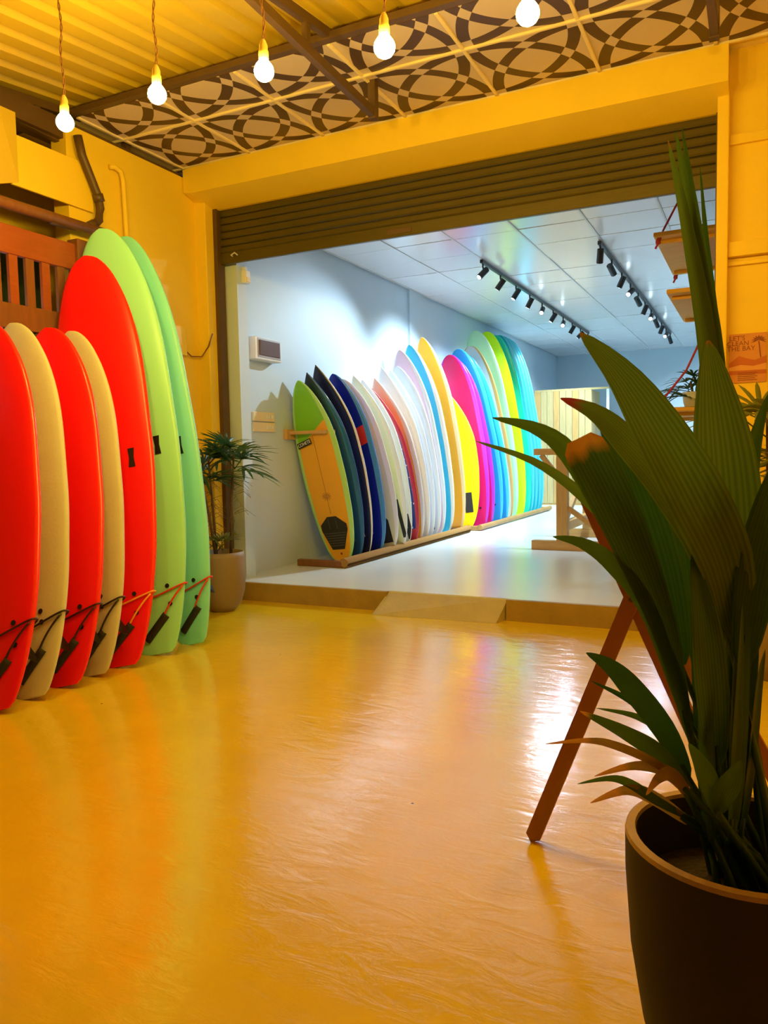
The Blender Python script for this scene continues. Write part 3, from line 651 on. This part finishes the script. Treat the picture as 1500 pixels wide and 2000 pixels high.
obj('body', bx(0, 1.5, 0, .55, 0, .95, bev=.01), M_white, ct); obj('counter_top', bx(-.04, 1.54, -.04, .59, .95, .99, bev=.006), M_pale, ct); obj('kick_board', bx(.03, 1.47, -.012, 0, 0, .1), M_wood, ct)
# rope hung shelves
DS = 1.5
hs = thing('hanging_shelf', 'orange timber shelves hung on red ropes inside right of opening', 'shelf', (-.78, 6.5, .0))
M_osh = mat('orange_varnished_ply', (.80, .42, .06), .6, spec=.2, var=.2, vscale=5, stretch=(1, 7, 1))
for z, x0 in ((2.87, 0), (2.42, .10), (1.50, .0)):
    sf = obj('shelf_board', bx(x0, .92, 0, DS, z, z+.035, bev=.006), M_osh, hs)
    obj('batten', bx(x0+.03, .9, .12, .17, z-.03, z, bev=.004), M_osh, sf); obj('batten', bx(x0+.03, .9, DS-.2, DS-.15, z-.03, z, bev=.004), M_osh, sf)
for x, y in ((.04, .05), (.04, DS-.05), (.80, .05), (.80, DS-.05)):
    obj('rope', tb([(x-.03, y, 2.79), (x, y, 2.85), (x+.03, y, 2.93), (x+.24, y+.03, 3.335)], .009, 6), M_redrope, hs, True)
    obj('knot', lathe([(0, -.03), (.018, -.02), (.02, 0), (.012, .02), (0, .025)], 10, (x-.01, y, 2.845)), M_redrope, hs, True)
    obj('rope', tb([(x+.46 if x < .5 else x, y, 1.50), (x+.46 if x < .5 else x, y, 2.85)], .009, 6), M_redrope, hs, True)
obj('stay_rope', tb([(.0, .02, 1.50), (.25, .02, 1.82), (.42, .02, 2.2)], .009, 6), M_redrope, hs, True)

# ------------------------------------------------------------------ poster on the right wall
po = thing('wall_poster', 'orange beach clean-up poster with palm tree on the right wall', 'poster', (-.078, 5.296, 1.755))
w2, h2 = .105, .150
obj('sheet', bx(-w2, w2, -.003, 0, -h2, h2), mat('poster_orange', (.66, .27, .07), .6, var=.2, vscale=10), po)
M_ink = mat('poster_ink', (.25, .06, .02), .6)
for i, s_ in enumerate(("LET'S", 'CLEAN', 'THE BAY')):
    o = obj('lettering', text_mesh(s_, .040, .0006), M_ink, po); o.rotation_euler = (math.pi/2, 0, 0); o.location = (-.060+(.022 if i == 2 else (.004 if i == 1 else 0)), -.0042, .122-i*.032)
def flat(pts, y): 
    bm = bmesh.new(); bm.faces.new([bm.verts.new((x, y, z)) for x, z in pts]); bm.faces.ensure_lookup_table()
    if bm.faces[0].normal.y > 0: bm.faces[0].normal_flip()
    return bm
obj('printed_dune', flat([(-w2, -.03), (-.05, .015), (-.01, .0), (.04, -.015), (w2, .01), (w2, -.10), (-w2, -.10)], -.0038), mat('poster_rust', (.52, .13, .03), .6), po)
obj('printed_sea', flat([(-w2, -.055), (-.04, -.04), (.03, -.05), (w2, -.035), (w2, -.075), (-w2, -.075)], -.0042), mat('poster_sand', (.74, .34, .10), .6), po)
bm = bmesh.new(); tube(bm, [(.072, -.004, .0), (.066, -.004, .05), (.060, -.004, .10)], .003, 5)
for k in range(9):
    a = -.3+k*.47; bm.faces.new([bm.verts.new((.060+c*math.cos(a+d_), -.0046, .105+c*.8*math.sin(a+d_)-.006*(c > .03))) for c, d_ in ((0, 0), (.025, .22), (.046, -.05), (.024, -.18))])
obj('printed_palm', bm, M_ink, po)
for k in range(5): obj('small_print', bx(-.055, .055-.012*(k % 2), -.0046, -.0038, -.088-.011*k-.004, -.088-.011*k), M_ink, po)

# ------------------------------------------------------------------ folding X frame rack
xf = thing('folding_rack', 'dark stained folding X-frame stand behind the big foreground pot', 'stand', (-.32, 2.27, 0))
def leg(p, q, nm, m_, w_=.048, d_=.024): return obj(nm, br(p, q, d_, w_, up=Vector((0, 1, 0)) if False else Vector((.9, 0, .4))), m_, xf)
M_rw = mat('oiled_teak', (.34, .12, .035), .4, var=.25, vscale=6)
for y, dx in ((0, 0), (.33, 0)):
    for p, q in ([((-.292, y-.013, .02), (.12, y-.013, 1.10)), ((-.13, y+.013, 1.06), (.335, y+.013, .02))] if y == 0 else [((-.09, y, 1.06), (.46, y, .02))]):
        bm = bmesh.new(); P = Vector(p); Q = Vector(q); d = (Q-P).normalized(); n_ = Vector((d.z, 0, -d.x)); w_ = .023
        F = []
        for yy in (-.012, .012): F.append([bm.verts.new(c+n_*a+Vector((0, yy, 0))) for c, a in ((P, -w_), (P-d*.02, 0), (P, w_), (Q, w_), (Q+d*.01, 0), (Q, -w_))])
        bm.faces.new(F[0]); bm.faces.new(F[1][::-1])
        for k in range(6): bm.faces.new((F[0][k], F[0][(k+1) % 6], F[1][(k+1) % 6], F[1][k]))
        bmesh.ops.recalc_face_normals(bm, faces=bm.faces[:]); obj('leg', bm, M_rw, xf)
obj('pivot_bolt', tb([(-.003, -.03, .778), (-.003, .05, .778)], .008, 8), M_dark, xf)
obj('cross_bar', br((-.12, -.0, 1.04), (-.09, .345, 1.04), .03, .03), M_rw, xf); obj('cross_bar', br((.20, .02, .32), (.30, .33, .32), .022, .03), M_rw, xf); obj('stiffener', br((-.185, .012, .31), (-.01, .012, .77), .016, .030), M_rw, xf)
obj('panel', br((.03, .20, .86), (.20, .20, .50), .012, .20), mat('brown_board', (.35, .17, .06), .7), xf)

# ------------------------------------------------------------------ plants
def leafmat(name, c, c2, tip=None, tip0=.93, trans=.4):
    m = mat(name, c, .42, spec=.4); N, Lk, b = nodes(m)
    uv = N.new('ShaderNodeUVMap'); sx = N.new('ShaderNodeSeparateXYZ'); Lk.new(uv.outputs[0], sx.inputs[0])
    st_ = mathn(N, Lk, 'ADD', mathn(N, Lk, 'MULTIPLY', mathn(N, Lk, 'SINE', mathn(N, Lk, 'MULTIPLY', sx.outputs[0], 75)), .5), .5)
    col = mixc(N, Lk, st_, c, c2)
    if tip:
        r = N.new('ShaderNodeMapRange'); r.inputs[1].default_value = tip0; r.inputs[2].default_value = min(1, tip0+.06)
        nz = N.new('ShaderNodeTexNoise'); nz.inputs['Scale'].default_value = 4; Lk.new(uv.outputs[0], nz.inputs['Vector'])
        Lk.new(mathn(N, Lk, 'ADD', sx.outputs[1], mathn(N, Lk, 'MULTIPLY', mathn(N, Lk, 'SUBTRACT', nz.outputs[0], .5), .08)), r.inputs[0])
        col = mixc(N, Lk, r.outputs[0], col, tip)
    Lk.new(col, b.inputs['Base Color'])
    tr_ = N.new('ShaderNodeBsdfTranslucent'); Lk.new(col, tr_.inputs[0]); mx = N.new('ShaderNodeMixShader'); mx.inputs[0].default_value = trans
    out = N['Material Output']; Lk.new(b.outputs[0], mx.inputs[1]); Lk.new(tr_.outputs[0], mx.inputs[2]); Lk.new(mx.outputs[0], out.inputs[0])
    return m
LM = {'olive': leafmat('olive_leaf', (.09, .17, .02), (.15, .24, .03), (.40, .15, .03), .965), 'green': leafmat('green_leaf', (.06, .14, .015), (.10, .19, .02)),  # light painted into leaf colours: olive where lit, deep green where shaded
      'dark': leafmat('deep_green_leaf', (.025, .085, .012), (.04, .11, .015)), 'redtip': leafmat('red_tip_leaf', (.11, .18, .02), (.16, .22, .025), (.38, .05, .05), .86),
      'orangetip': leafmat('orange_tip_leaf', (.05, .12, .015), (.08, .15, .02), (.62, .28, .04), .88), 'dry': leafmat('drying_leaf', (.30, .18, .04), (.36, .24, .05), (.62, .30, .05), .7),
      'fan': leafmat('fan_palm_leaf', (.04, .11, .03), (.06, .14, .04)), 'fany': leafmat('lit_palm_leaf', (.16, .18, .03), (.22, .24, .04))}  # the second, yellower fan leaf has lamplight put into its colour
def cat(P, t):
    n = len(P)-1; i = min(int(t*n), n-1); u = t*n-i
    p0, p1, p2, p3 = P[max(0, i-1)], P[i], P[i+1], P[min(n, i+2)]
    return .5*((2*p1)+(p2-p0)*u+(2*p0-5*p1+4*p2-p3)*u*u+(3*p1-p0-3*p2+p3)*u*u*u)
def blade(P, w, roll=0, skew=1, face=None, nl=18, na=8, pleat=.06, cut=False, fold=.18, base=.12):
    P = [Vector(p) for p in P]; bm = bmesh.new(); uvl = bm.loops.layers.uv.new('UVMap'); rows = []
    face = Vector(face if face else (.45, -.85, .25)).normalized()
    for j in range(nl+1):
        t = j/nl; c = cat(P, t); d = (cat(P, min(1, t+.02))-cat(P, max(0, t-.02))).normalized()
        s_ = d.cross(face)
        if s_.length < .1: s_ = d.cross(Vector((1, 0, 0)))
        s_.normalize(); n_ = s_.cross(d).normalized()
        s_ = s_*math.cos(roll)+n_*math.sin(roll); n_ = s_.cross(d).normalized()
        if cut: ww = w*(base+(1-base)*math.sin(min(1, t/.75)*math.pi/2))*(1 if t < .93 else 1-(t-.93)*6)
        else:
            q_ = t**skew; ww = w*(base+(1-base)*math.sin(math.pi*min(1, q_*.95+.02))**.85) if q_ < .5 else w*math.sin(math.pi*(.5+(q_-.5)*.985))**.85
        row = []
        for i in range(na+1):
            a = 2*i/na-1; row.append((bm.verts.new(c+s_*a*ww/2+n_*(abs(a)*fold*ww/2+(pleat*ww*(.5 if i % 2 else -.5)))), i/na, t))
        rows.append(row)
    for A, B_ in zip(rows, rows[1:]):
        for k in range(na):
            q = (A[k], A[k+1], B_[k+1], B_[k]); f = bm.faces.new([v[0] for v in q]); f.smooth = True
            for lp, v in zip(f.loops, q): lp[uvl].uv = (v[1], v[2])
    return bm
def fan(bm, c, d, n, ln, w, spread, droop, rnd):
    uvl = bm.loops.layers.uv.verify(); c = Vector(c); d = Vector(d).normalized(); up = Vector((0, 0, 1)); s_ = d.cross(up); s_ = s_.normalized() if s_.length > .05 else Vector((1, 0, 0)); u = s_.cross(d)
    for k in range(n):
        a = spread*(2*k/(n-1)-1); l = ln*(1-.25*abs(2*k/(n-1)-1))*rnd.uniform(.9, 1.05); dd = d*math.cos(a)+(s_*math.cos(.3)+u*math.sin(.3))*math.sin(a)
        side = dd.cross(u).normalized(); pr = None
        for j in range(6):
            v = j/5; p = c+dd*l*v-up*droop*l*v*v; ww = w*(math.sin(math.pi*min(1, .12+v*.8))**.7 if j < 5 else .15)
            cur = (bm.verts.new(p-side*ww/2), bm.verts.new(p+u*ww*.18), bm.verts.new(p+side*ww/2))
            if pr:
                for q in (0, 1):
                    f = bm.faces.new((pr[q], pr[q+1], cur[q+1], cur[q]))
                    for lp, uvv in zip(f.loops, ((q/2, v-.2), (q/2+.5, v-.2), (q/2+.5, v), (q/2, v))): lp[uvl].uv = uvv
            pr = cur
    return bm
def palm(label, loc, pot_prof, pot_mat, stems, seed, soil_z, soil_r, lm='fan', fibres=0, low=0, group=None, lens=(.30, .022)):
    rnd = random.Random(seed); t = thing('potted_palm', label, 'plant', loc, group)
    obj('pot', lathe(pot_prof, 36), pot_mat, t, True)
    obj('soil', lathe([(0, soil_z+.01), (soil_r*.6, soil_z+.012), (soil_r, soil_z)], 20), M_soil, t)
    for (x, y, h, lx, ly, nf) in stems:
        tp = (x+lx, y+ly, h); s_ = obj('stem', tb([(x, y, soil_z-.02), (x+lx*.4, y+ly*.4, soil_z+(h-soil_z)*.5), tp], .012, 8, r1=.008), M_stem, t, True)
        for k in range(nf):
            a = 2*math.pi*k/nf+rnd.uniform(-.3, .3); el = rnd.uniform(.05, .9); zz = h-rnd.uniform(0, .16)
            d = Vector((math.cos(a)*math.cos(el), math.sin(a)*math.cos(el), math.sin(el))); b0 = Vector((tp[0], tp[1], zz)); b1 = b0+d*rnd.uniform(.06, .14)
            bm = fan(bmesh.new(), b1, d, 7, lens[0]*rnd.uniform(.8, 1.1), lens[1], 1.0, rnd.uniform(.15, .45), rnd); tube(bm, [b0, b1], .004, 5)
            obj('leaf', bm, LM[lm], t)
        for k in range(fibres):
            a = rnd.uniform(-1.6, 1.2); zz = rnd.uniform(h*.55, h-.1); l = rnd.uniform(.08, .2)
            obj('dry_fibre', tb([(x+lx*.8, y+ly*.8, zz), (x+lx*.8+math.cos(a)*l*.6, y+ly*.8+math.sin(a)*l*.6, zz+.03), (x+lx*.8+math.cos(a)*l, y+ly*.8+math.sin(a)*l, zz-.02)], .0014, 4), M_stem, t)
    for k in range(low):
        a = 2*math.pi*k/low; d = Vector((math.cos(a)*.75, math.sin(a)*.75, .65)); b1 = Vector((rnd.uniform(-.06, .06), rnd.uniform(-.06, .06), soil_z+.10))+d*.06
        bm = fan(bmesh.new(), b1, d, 6, .17, .016, .8, .3, rnd); tube(bm, [b1-d*.12, b1], .004, 5); obj('leaf', bm, LM['fany'], t)
    return t
M_soil = mat('potting_soil', (.03, .016, .008), .9, var=.5, vscale=30, bump=.8, bscale=60)
M_stem = mat('brown_fibrous_stem', (.12, .07, .025), .8, var=.3, vscale=30)
M_pot = mat('grey_brown_concrete_pot', (.28, .20, .09), .55, var=.12, vscale=7)
M_bigpot = mat('charcoal_glazed_pot', (.030, .022, .010), .65, spec=.2, var=.35, vscale=5, stretch=(3, 3, .6)); M_rim = mat('ochre_pot_rim', (.42, .26, .09), .55, var=.25, vscale=12)  # rim is a much lighter ochre than the pot body
palm('fan palm in round grey concrete pot beside the step and green board', (-3.81, 4.84, 0), [(0, 0), (.09, 0), (.145, .06), (.175, .16), (.188, .30), (.186, .43), (.178, .47), (.166, .47), (.165, .40), (0, .40)], M_pot,
     [(-.07, .03, 1.22, -.05, .0, 9), (.06, .04, 1.25, .05, .02, 11), (.0, -.06, 1.12, -.10, -.06, 8)], 3, .42, .165, fibres=22, low=8, lens=(.32, .026))
palm('fan palm in pot at right wall behind the broad-leaved plant', (.10, 4.45, 0), [(0, 0), (.12, 0), (.17, .08), (.20, .30), (.20, .42), (.185, .42), (.18, .36), (0, .36)], M_pot,
     [(-.05, .0, 1.38, -.02, -.05, 10), (.08, .03, 1.18, .05, .0, 10), (.02, -.08, .95, .02, -.10, 9)], 5, .37, .18, lm='fany', lens=(.36, .030))
palm('small fan palm in white pot standing on the hanging shelf', (-.50, 6.80, 1.536), [(0, 0), (.06, 0), (.075, .05), (.085, .13), (.075, .13), (.07, .10), (0, .10)], M_white,
     [(0, 0, .22, -.02, 0, 12)], 8, .105, .07, lens=(.25, .020))
# big foreground plant
bp_ = thing('broadleaf_plant', 'large broad-leaved plant in a dark pot at right foreground', 'plant', (-.02, 1.48, 0))
pot = obj('pot', lathe([(0, 0), (.115, 0), (.135, .02), (.168, .14), (.190, .28), (.200, .42), (.201, .493)], 56), M_bigpot, bp_, True)
obj('rim', lathe([(.201, .493), (.199, .501), (.183, .501), (.181, .494)], 56), M_rim, pot, False)
obj('inner_wall', lathe([(.181, .494), (.178, .44), (.172, .385)], 56), M_bigpot, pot, True)
obj('soil', lathe([(0, .40), (.08, .405), (.13, .395), (.176, .39)], 28), M_soil, bp_)
rnd = random.Random(4)
for k in range(10):
    a = rnd.uniform(0, 6.28); r_ = rnd.uniform(.05, .15); b_ = rnd.uniform(0, 3.1)
    obj('dry_scrap', tb([(r_*math.cos(a), r_*math.sin(a), .408), (r_*math.cos(a)+.03*math.cos(b_), r_*math.sin(a)+.03*math.sin(b_), .418)], .003, 5), mat('dry_straw', (.35, .17, .06), .8), bp_)
LEAVES = [
 ([(-0.0522, 1.4836, 0.8114), (-0.0644, 1.5002, 1.0868), (-0.085, 1.5127, 1.3623), (-0.1213, 1.513, 1.5832), (-0.1568, 1.5096, 1.7537)], 0.0368, 'olive', 0.30, False),
 ([(-0.0491, 1.5179, 0.8029), (-0.0599, 1.5357, 1.0842), (-0.0778, 1.5387, 1.3645), (-0.106, 1.5418, 1.5698), (-0.1368, 1.5443, 1.7845)], 0.0460, 'dark', -0.30, False),
 ([(-0.0403, 1.5113, 0.8055), (-0.0723, 1.5338, 1.2714), (-0.096, 1.5375, 1.4579), (-0.1202, 1.528, 1.6229), (-0.1447, 1.5168, 1.769)], 0.0368, 'green', 0.10, False),
 ([(-0.0333, 1.5514, 0.8444), (-0.0553, 1.5679, 1.1775), (-0.0789, 1.5654, 1.4235), (-0.0948, 1.57, 1.5748), (-0.1079, 1.5756, 1.7214)], 0.0184, 'dark', 0.00, False),
 ([(-0.0429, 1.4371, 0.8695), (-0.0439, 1.4144, 1.0066), (-0.0539, 1.3999, 1.1629), (-0.0679, 1.4029, 1.2823), (-0.0821, 1.4265, 1.3832)], 0.1141, 'olive', 0.10, False),
 ([(-0.0303, 1.4104, 0.8767), (-0.0462, 1.3684, 1.0042), (-0.0871, 1.3236, 1.112), (-0.1428, 1.2943, 1.2234), (-0.2006, 1.285, 1.3188), (-0.2663, 1.2812, 1.3927)], 0.0994, 'olive', 0.15, False),
 ([(-0.0636, 1.4562, 0.8173), (-0.0766, 1.4308, 0.994), (-0.1391, 1.3778, 1.1296), (-0.1971, 1.3447, 1.2086), (-0.25, 1.3344, 1.2634), (-0.3072, 1.3198, 1.2912)], 0.0607, 'redtip', 0.10, False),
 ([(-0.1268, 1.5018, 0.7989), (-0.1635, 1.4972, 0.9613), (-0.1981, 1.4793, 1.0864), (-0.2277, 1.4614, 1.1816), (-0.2695, 1.4383, 1.285)], 0.0994, 'dark', -0.10, False),
 ([(-0.1039, 1.4471, 0.675), (-0.148, 1.4413, 0.8685), (-0.1968, 1.4074, 1.019), (-0.2414, 1.3834, 1.129), (-0.2894, 1.3788, 1.2235)], 0.0810, 'orangetip', 0.05, True),
 ([(-0.1177, 1.5094, 0.7002), (-0.1902, 1.4936, 0.941), (-0.2508, 1.4639, 1.0772), (-0.3122, 1.4209, 1.1928), (-0.3652, 1.3878, 1.2424), (-0.4331, 1.334, 1.2636)], 0.0460, 'green', 0.30, False),
 ([(-0.1306, 1.5507, 0.7357), (-0.2231, 1.5272, 1.0033), (-0.2934, 1.4898, 1.1039), (-0.3799, 1.4424, 1.1792), (-0.4806, 1.3744, 1.2239)], 0.0239, 'olive', 0.30, False),
 ([(-0.11, 1.4681, 0.6954), (-0.1733, 1.432, 0.9058), (-0.2291, 1.3898, 0.9972), (-0.2765, 1.3588, 1.0383), (-0.3252, 1.336, 1.0519)], 0.0331, 'green', 0.30, False),
 ([(-0.0352, 1.6093, 0.8811), (-0.0251, 1.6526, 1.076), (-0.0137, 1.7015, 1.1952), (0.0124, 1.7571, 1.3086)], 0.0423, 'dark', 0.00, False),
 ([(-0.0215, 1.3892, 0.839), (-0.001, 1.3911, 1.0116), (0.0267, 1.3816, 1.1381), (0.055, 1.4021, 1.2192)], 0.0736, 'dark', 0.00, False),
 ([(-0.0331, 1.5983, 0.7336), (-0.0164, 1.6225, 0.9299), (-0.0029, 1.6428, 1.0968)], 0.0552, 'green', 0.20, False),
 ([(-0.0862, 1.5723, 0.7347), (-0.1173, 1.5953, 0.9285), (-0.1383, 1.6084, 1.0776), (-0.1683, 1.6148, 1.1986)], 0.0589, 'dark', 0.10, False),
 ([(-0.0596, 1.4108, 0.6489), (-0.0669, 1.3636, 0.7974), (-0.079, 1.3461, 0.9296), (-0.0979, 1.3452, 1.0305)], 0.0570, 'green', 0.10, False),
 ([(-0.0524, 1.3539, 0.593), (-0.0669, 1.3186, 0.6574), (-0.0795, 1.3043, 0.695), (-0.0962, 1.2879, 0.7305)], 0.0331, 'green', 0.20, False),
 ([(-0.0563, 1.352, 0.5931), (-0.0442, 1.3283, 0.6403), (-0.0316, 1.326, 0.6733), (-0.02, 1.3229, 0.7018)], 0.0386, 'green', 0.10, False),
 ([(-0.1071, 1.4403, 0.6109), (-0.1433, 1.4076, 0.7016), (-0.196, 1.3773, 0.7827), (-0.2329, 1.3625, 0.8238), (-0.2697, 1.3464, 0.8471)], 0.0423, 'dark', 0.20, False),
 ([(-0.1136, 1.4695, 0.5981), (-0.1485, 1.4586, 0.6739), (-0.2, 1.4384, 0.7359), (-0.2724, 1.4065, 0.7796)], 0.0175, 'dark', 0.20, False),
 ([(-0.1192, 1.4868, 0.5707), (-0.1506, 1.4793, 0.6664), (-0.1982, 1.4592, 0.7055), (-0.267, 1.4269, 0.7231)], 0.0156, 'green', 0.20, False),
 ([(-0.1085, 1.4056, 0.6058), (-0.1476, 1.3697, 0.6729), (-0.2024, 1.3353, 0.7176), (-0.2717, 1.3044, 0.7551)], 0.0313, 'orangetip', 0.20, False),
 ([(-0.1069, 1.3848, 0.6146), (-0.1518, 1.334, 0.672), (-0.2113, 1.2857, 0.7113), (-0.2535, 1.2657, 0.7199), (-0.314, 1.2357, 0.7152)], 0.0147, 'dry', 0.20, False),
 ([(-0.105, 1.4167, 0.5832), (-0.1302, 1.3648, 0.6459), (-0.1829, 1.3185, 0.6684), (-0.2442, 1.2871, 0.6516)], 0.0202, 'dry', 0.20, False),
 ([(-0.1019, 1.4368, 0.5374), (-0.1504, 1.3618, 0.5935), (-0.1903, 1.3124, 0.6383), (-0.2215, 1.2978, 0.6477), (-0.2697, 1.2735, 0.6392)], 0.0166, 'green', 0.20, False),
 ([(-0.1017, 1.4361, 0.5282), (-0.1544, 1.3601, 0.598), (-0.194, 1.3097, 0.628), (-0.2497, 1.2807, 0.6068)], 0.0239, 'dry', 0.20, False),
 ([(-0.1028, 1.3861, 0.6057), (-0.1272, 1.3336, 0.6567), (-0.1453, 1.3134, 0.6546), (-0.1625, 1.3027, 0.6269)], 0.0239, 'dry', 0.20, False),
 ([(-0.0787, 1.4926, 0.4777), (-0.093, 1.5252, 0.5995), (-0.1061, 1.5512, 0.7552), (-0.1153, 1.5598, 0.9149)], 0.0168, 'dark', -0.09, False),
 ([(-0.0534, 1.4956, 0.4816), (-0.0546, 1.5289, 0.6045), (-0.0564, 1.558, 0.7774), (-0.0577, 1.5701, 0.9327)], 0.0234, 'green', 0.02, False),
 ([(-0.0565, 1.4946, 0.4814), (-0.0593, 1.5273, 0.6043), (-0.062, 1.5536, 0.7448), (-0.0634, 1.5612, 0.8461)], 0.0210, 'dark', 0.21, False),
 ([(-0.0371, 1.4011, 0.5297), (-0.0304, 1.3756, 0.6673), (-0.0253, 1.3626, 0.8036), (-0.0228, 1.3753, 0.9438)], 0.0213, 'green', -0.26, False),
 ([(-0.0268, 1.4718, 0.4984), (-0.0148, 1.489, 0.6263), (-0.0048, 1.5065, 0.772), (0.0026, 1.5174, 0.862)], 0.0154, 'dark', 0.29, False),
 ([(-0.0596, 1.4822, 0.4866), (-0.0639, 1.5076, 0.6111), (-0.068, 1.5288, 0.7522), (-0.072, 1.5431, 0.9503)], 0.0193, 'green', 0.18, False),
 ([(-0.0647, 1.4883, 0.4827), (-0.0717, 1.5177, 0.6059), (-0.0786, 1.5433, 0.7748), (-0.0818, 1.5452, 0.8162)], 0.0330, 'dark', 0.22, False),
 ([(-0.0395, 1.4597, 0.5015), (-0.0337, 1.4702, 0.6304), (-0.0292, 1.4825, 0.7765), (-0.0251, 1.488, 0.8203)], 0.0341, 'green', -0.56, False),
 ([(-0.0294, 1.4717, 0.4979), (-0.0187, 1.489, 0.6257), (-0.0101, 1.5081, 0.7946), (-0.0037, 1.5198, 0.8985)], 0.0301, 'dark', -0.29, False),
 ([(-0.0283, 1.4837, 0.4925), (-0.0169, 1.5084, 0.6186), (-0.0075, 1.5319, 0.7788), (-0.0011, 1.5464, 0.9171)], 0.0283, 'green', -0.42, False),
 ([(-0.0723, 1.4888, 0.4808), (-0.0833, 1.5188, 0.6036), (-0.0934, 1.5435, 0.7594), (-0.0991, 1.5452, 0.8135)], 0.0351, 'dark', -0.41, False),
 ([(-0.0306, 1.5388, 0.4659), (-0.0199, 1.5976, 0.5838), (-0.0106, 1.644, 0.7385), (-0.0046, 1.6617, 0.9185)], 0.0281, 'green', 0.66, False),
 ([(-0.0319, 1.411, 0.5261), (-0.0228, 1.3911, 0.6625), (-0.016, 1.3837, 0.8196), (-0.0103, 1.3892, 0.8524)], 0.0166, 'dark', -0.43, False),
 ([(-0.0662, 1.4044, 0.522), (-0.0728, 1.3831, 0.6574), (-0.0794, 1.3736, 0.8178), (-0.0835, 1.3731, 0.8364)], 0.0256, 'green', 0.49, False),
 ([(-0.0217, 1.4383, 0.5153), (-0.0078, 1.4345, 0.6484), (0.0036, 1.4381, 0.8006), (0.0123, 1.4469, 0.8555)], 0.0303, 'dark', -0.63, False),
 ([(-0.0402, 1.4818, 0.4909), (-0.0348, 1.5059, 0.6165), (-0.0305, 1.5278, 0.767), (-0.0276, 1.54, 0.8979)], 0.0295, 'green', 0.03, False),
 ([(-0.0476, 1.465, 0.4973), (-0.0458, 1.4793, 0.6249), (-0.045, 1.4955, 0.7949), (-0.0448, 1.5073, 0.9365)], 0.0253, 'dark', 0.05, False),
 ([(-0.0326, 1.4059, 0.5284), (-0.0238, 1.3829, 0.6655), (-0.0172, 1.3729, 0.8169), (-0.0128, 1.3839, 0.9248)], 0.0193, 'green', 0.34, False),
 ([(-0.0601, 1.5168, 0.4702), (-0.0648, 1.5633, 0.5896), (-0.0696, 1.6004, 0.7533), (-0.0722, 1.6093, 0.8785)], 0.0224, 'dark', -0.21, False),
 ([(-0.0524, 1.4698, 0.494), (-0.053, 1.4874, 0.6206), (-0.0539, 1.5034, 0.7615), (-0.0557, 1.5184, 0.9547)], 0.0271, 'green', 0.34, False),
]
for P, w_, mk, roll, cut in LEAVES:
    P = [Vector(p)-Vector((-.02, 1.48, 0)) for p in P]
    obj('leaf', blade(P, w_, roll, skew=.72, cut=cut, pleat=.05 if w_ > .035 else .02, na=10 if w_ > .05 else 6), LM[mk], bp_)
    b0 = P[0]; a = rnd.uniform(0, 6.28); r_ = rnd.uniform(.01, .085)
    g = Vector((r_*math.cos(a)+.02, r_*math.sin(a), .39))
    if b0.z > .42: obj('stalk', tb([g, (g*.5+b0*.5)+Vector((0, 0, .02)), b0, P[0]*.7+P[1]*.3], .0075, 7, r1=.004), LM['green'], bp_, True)
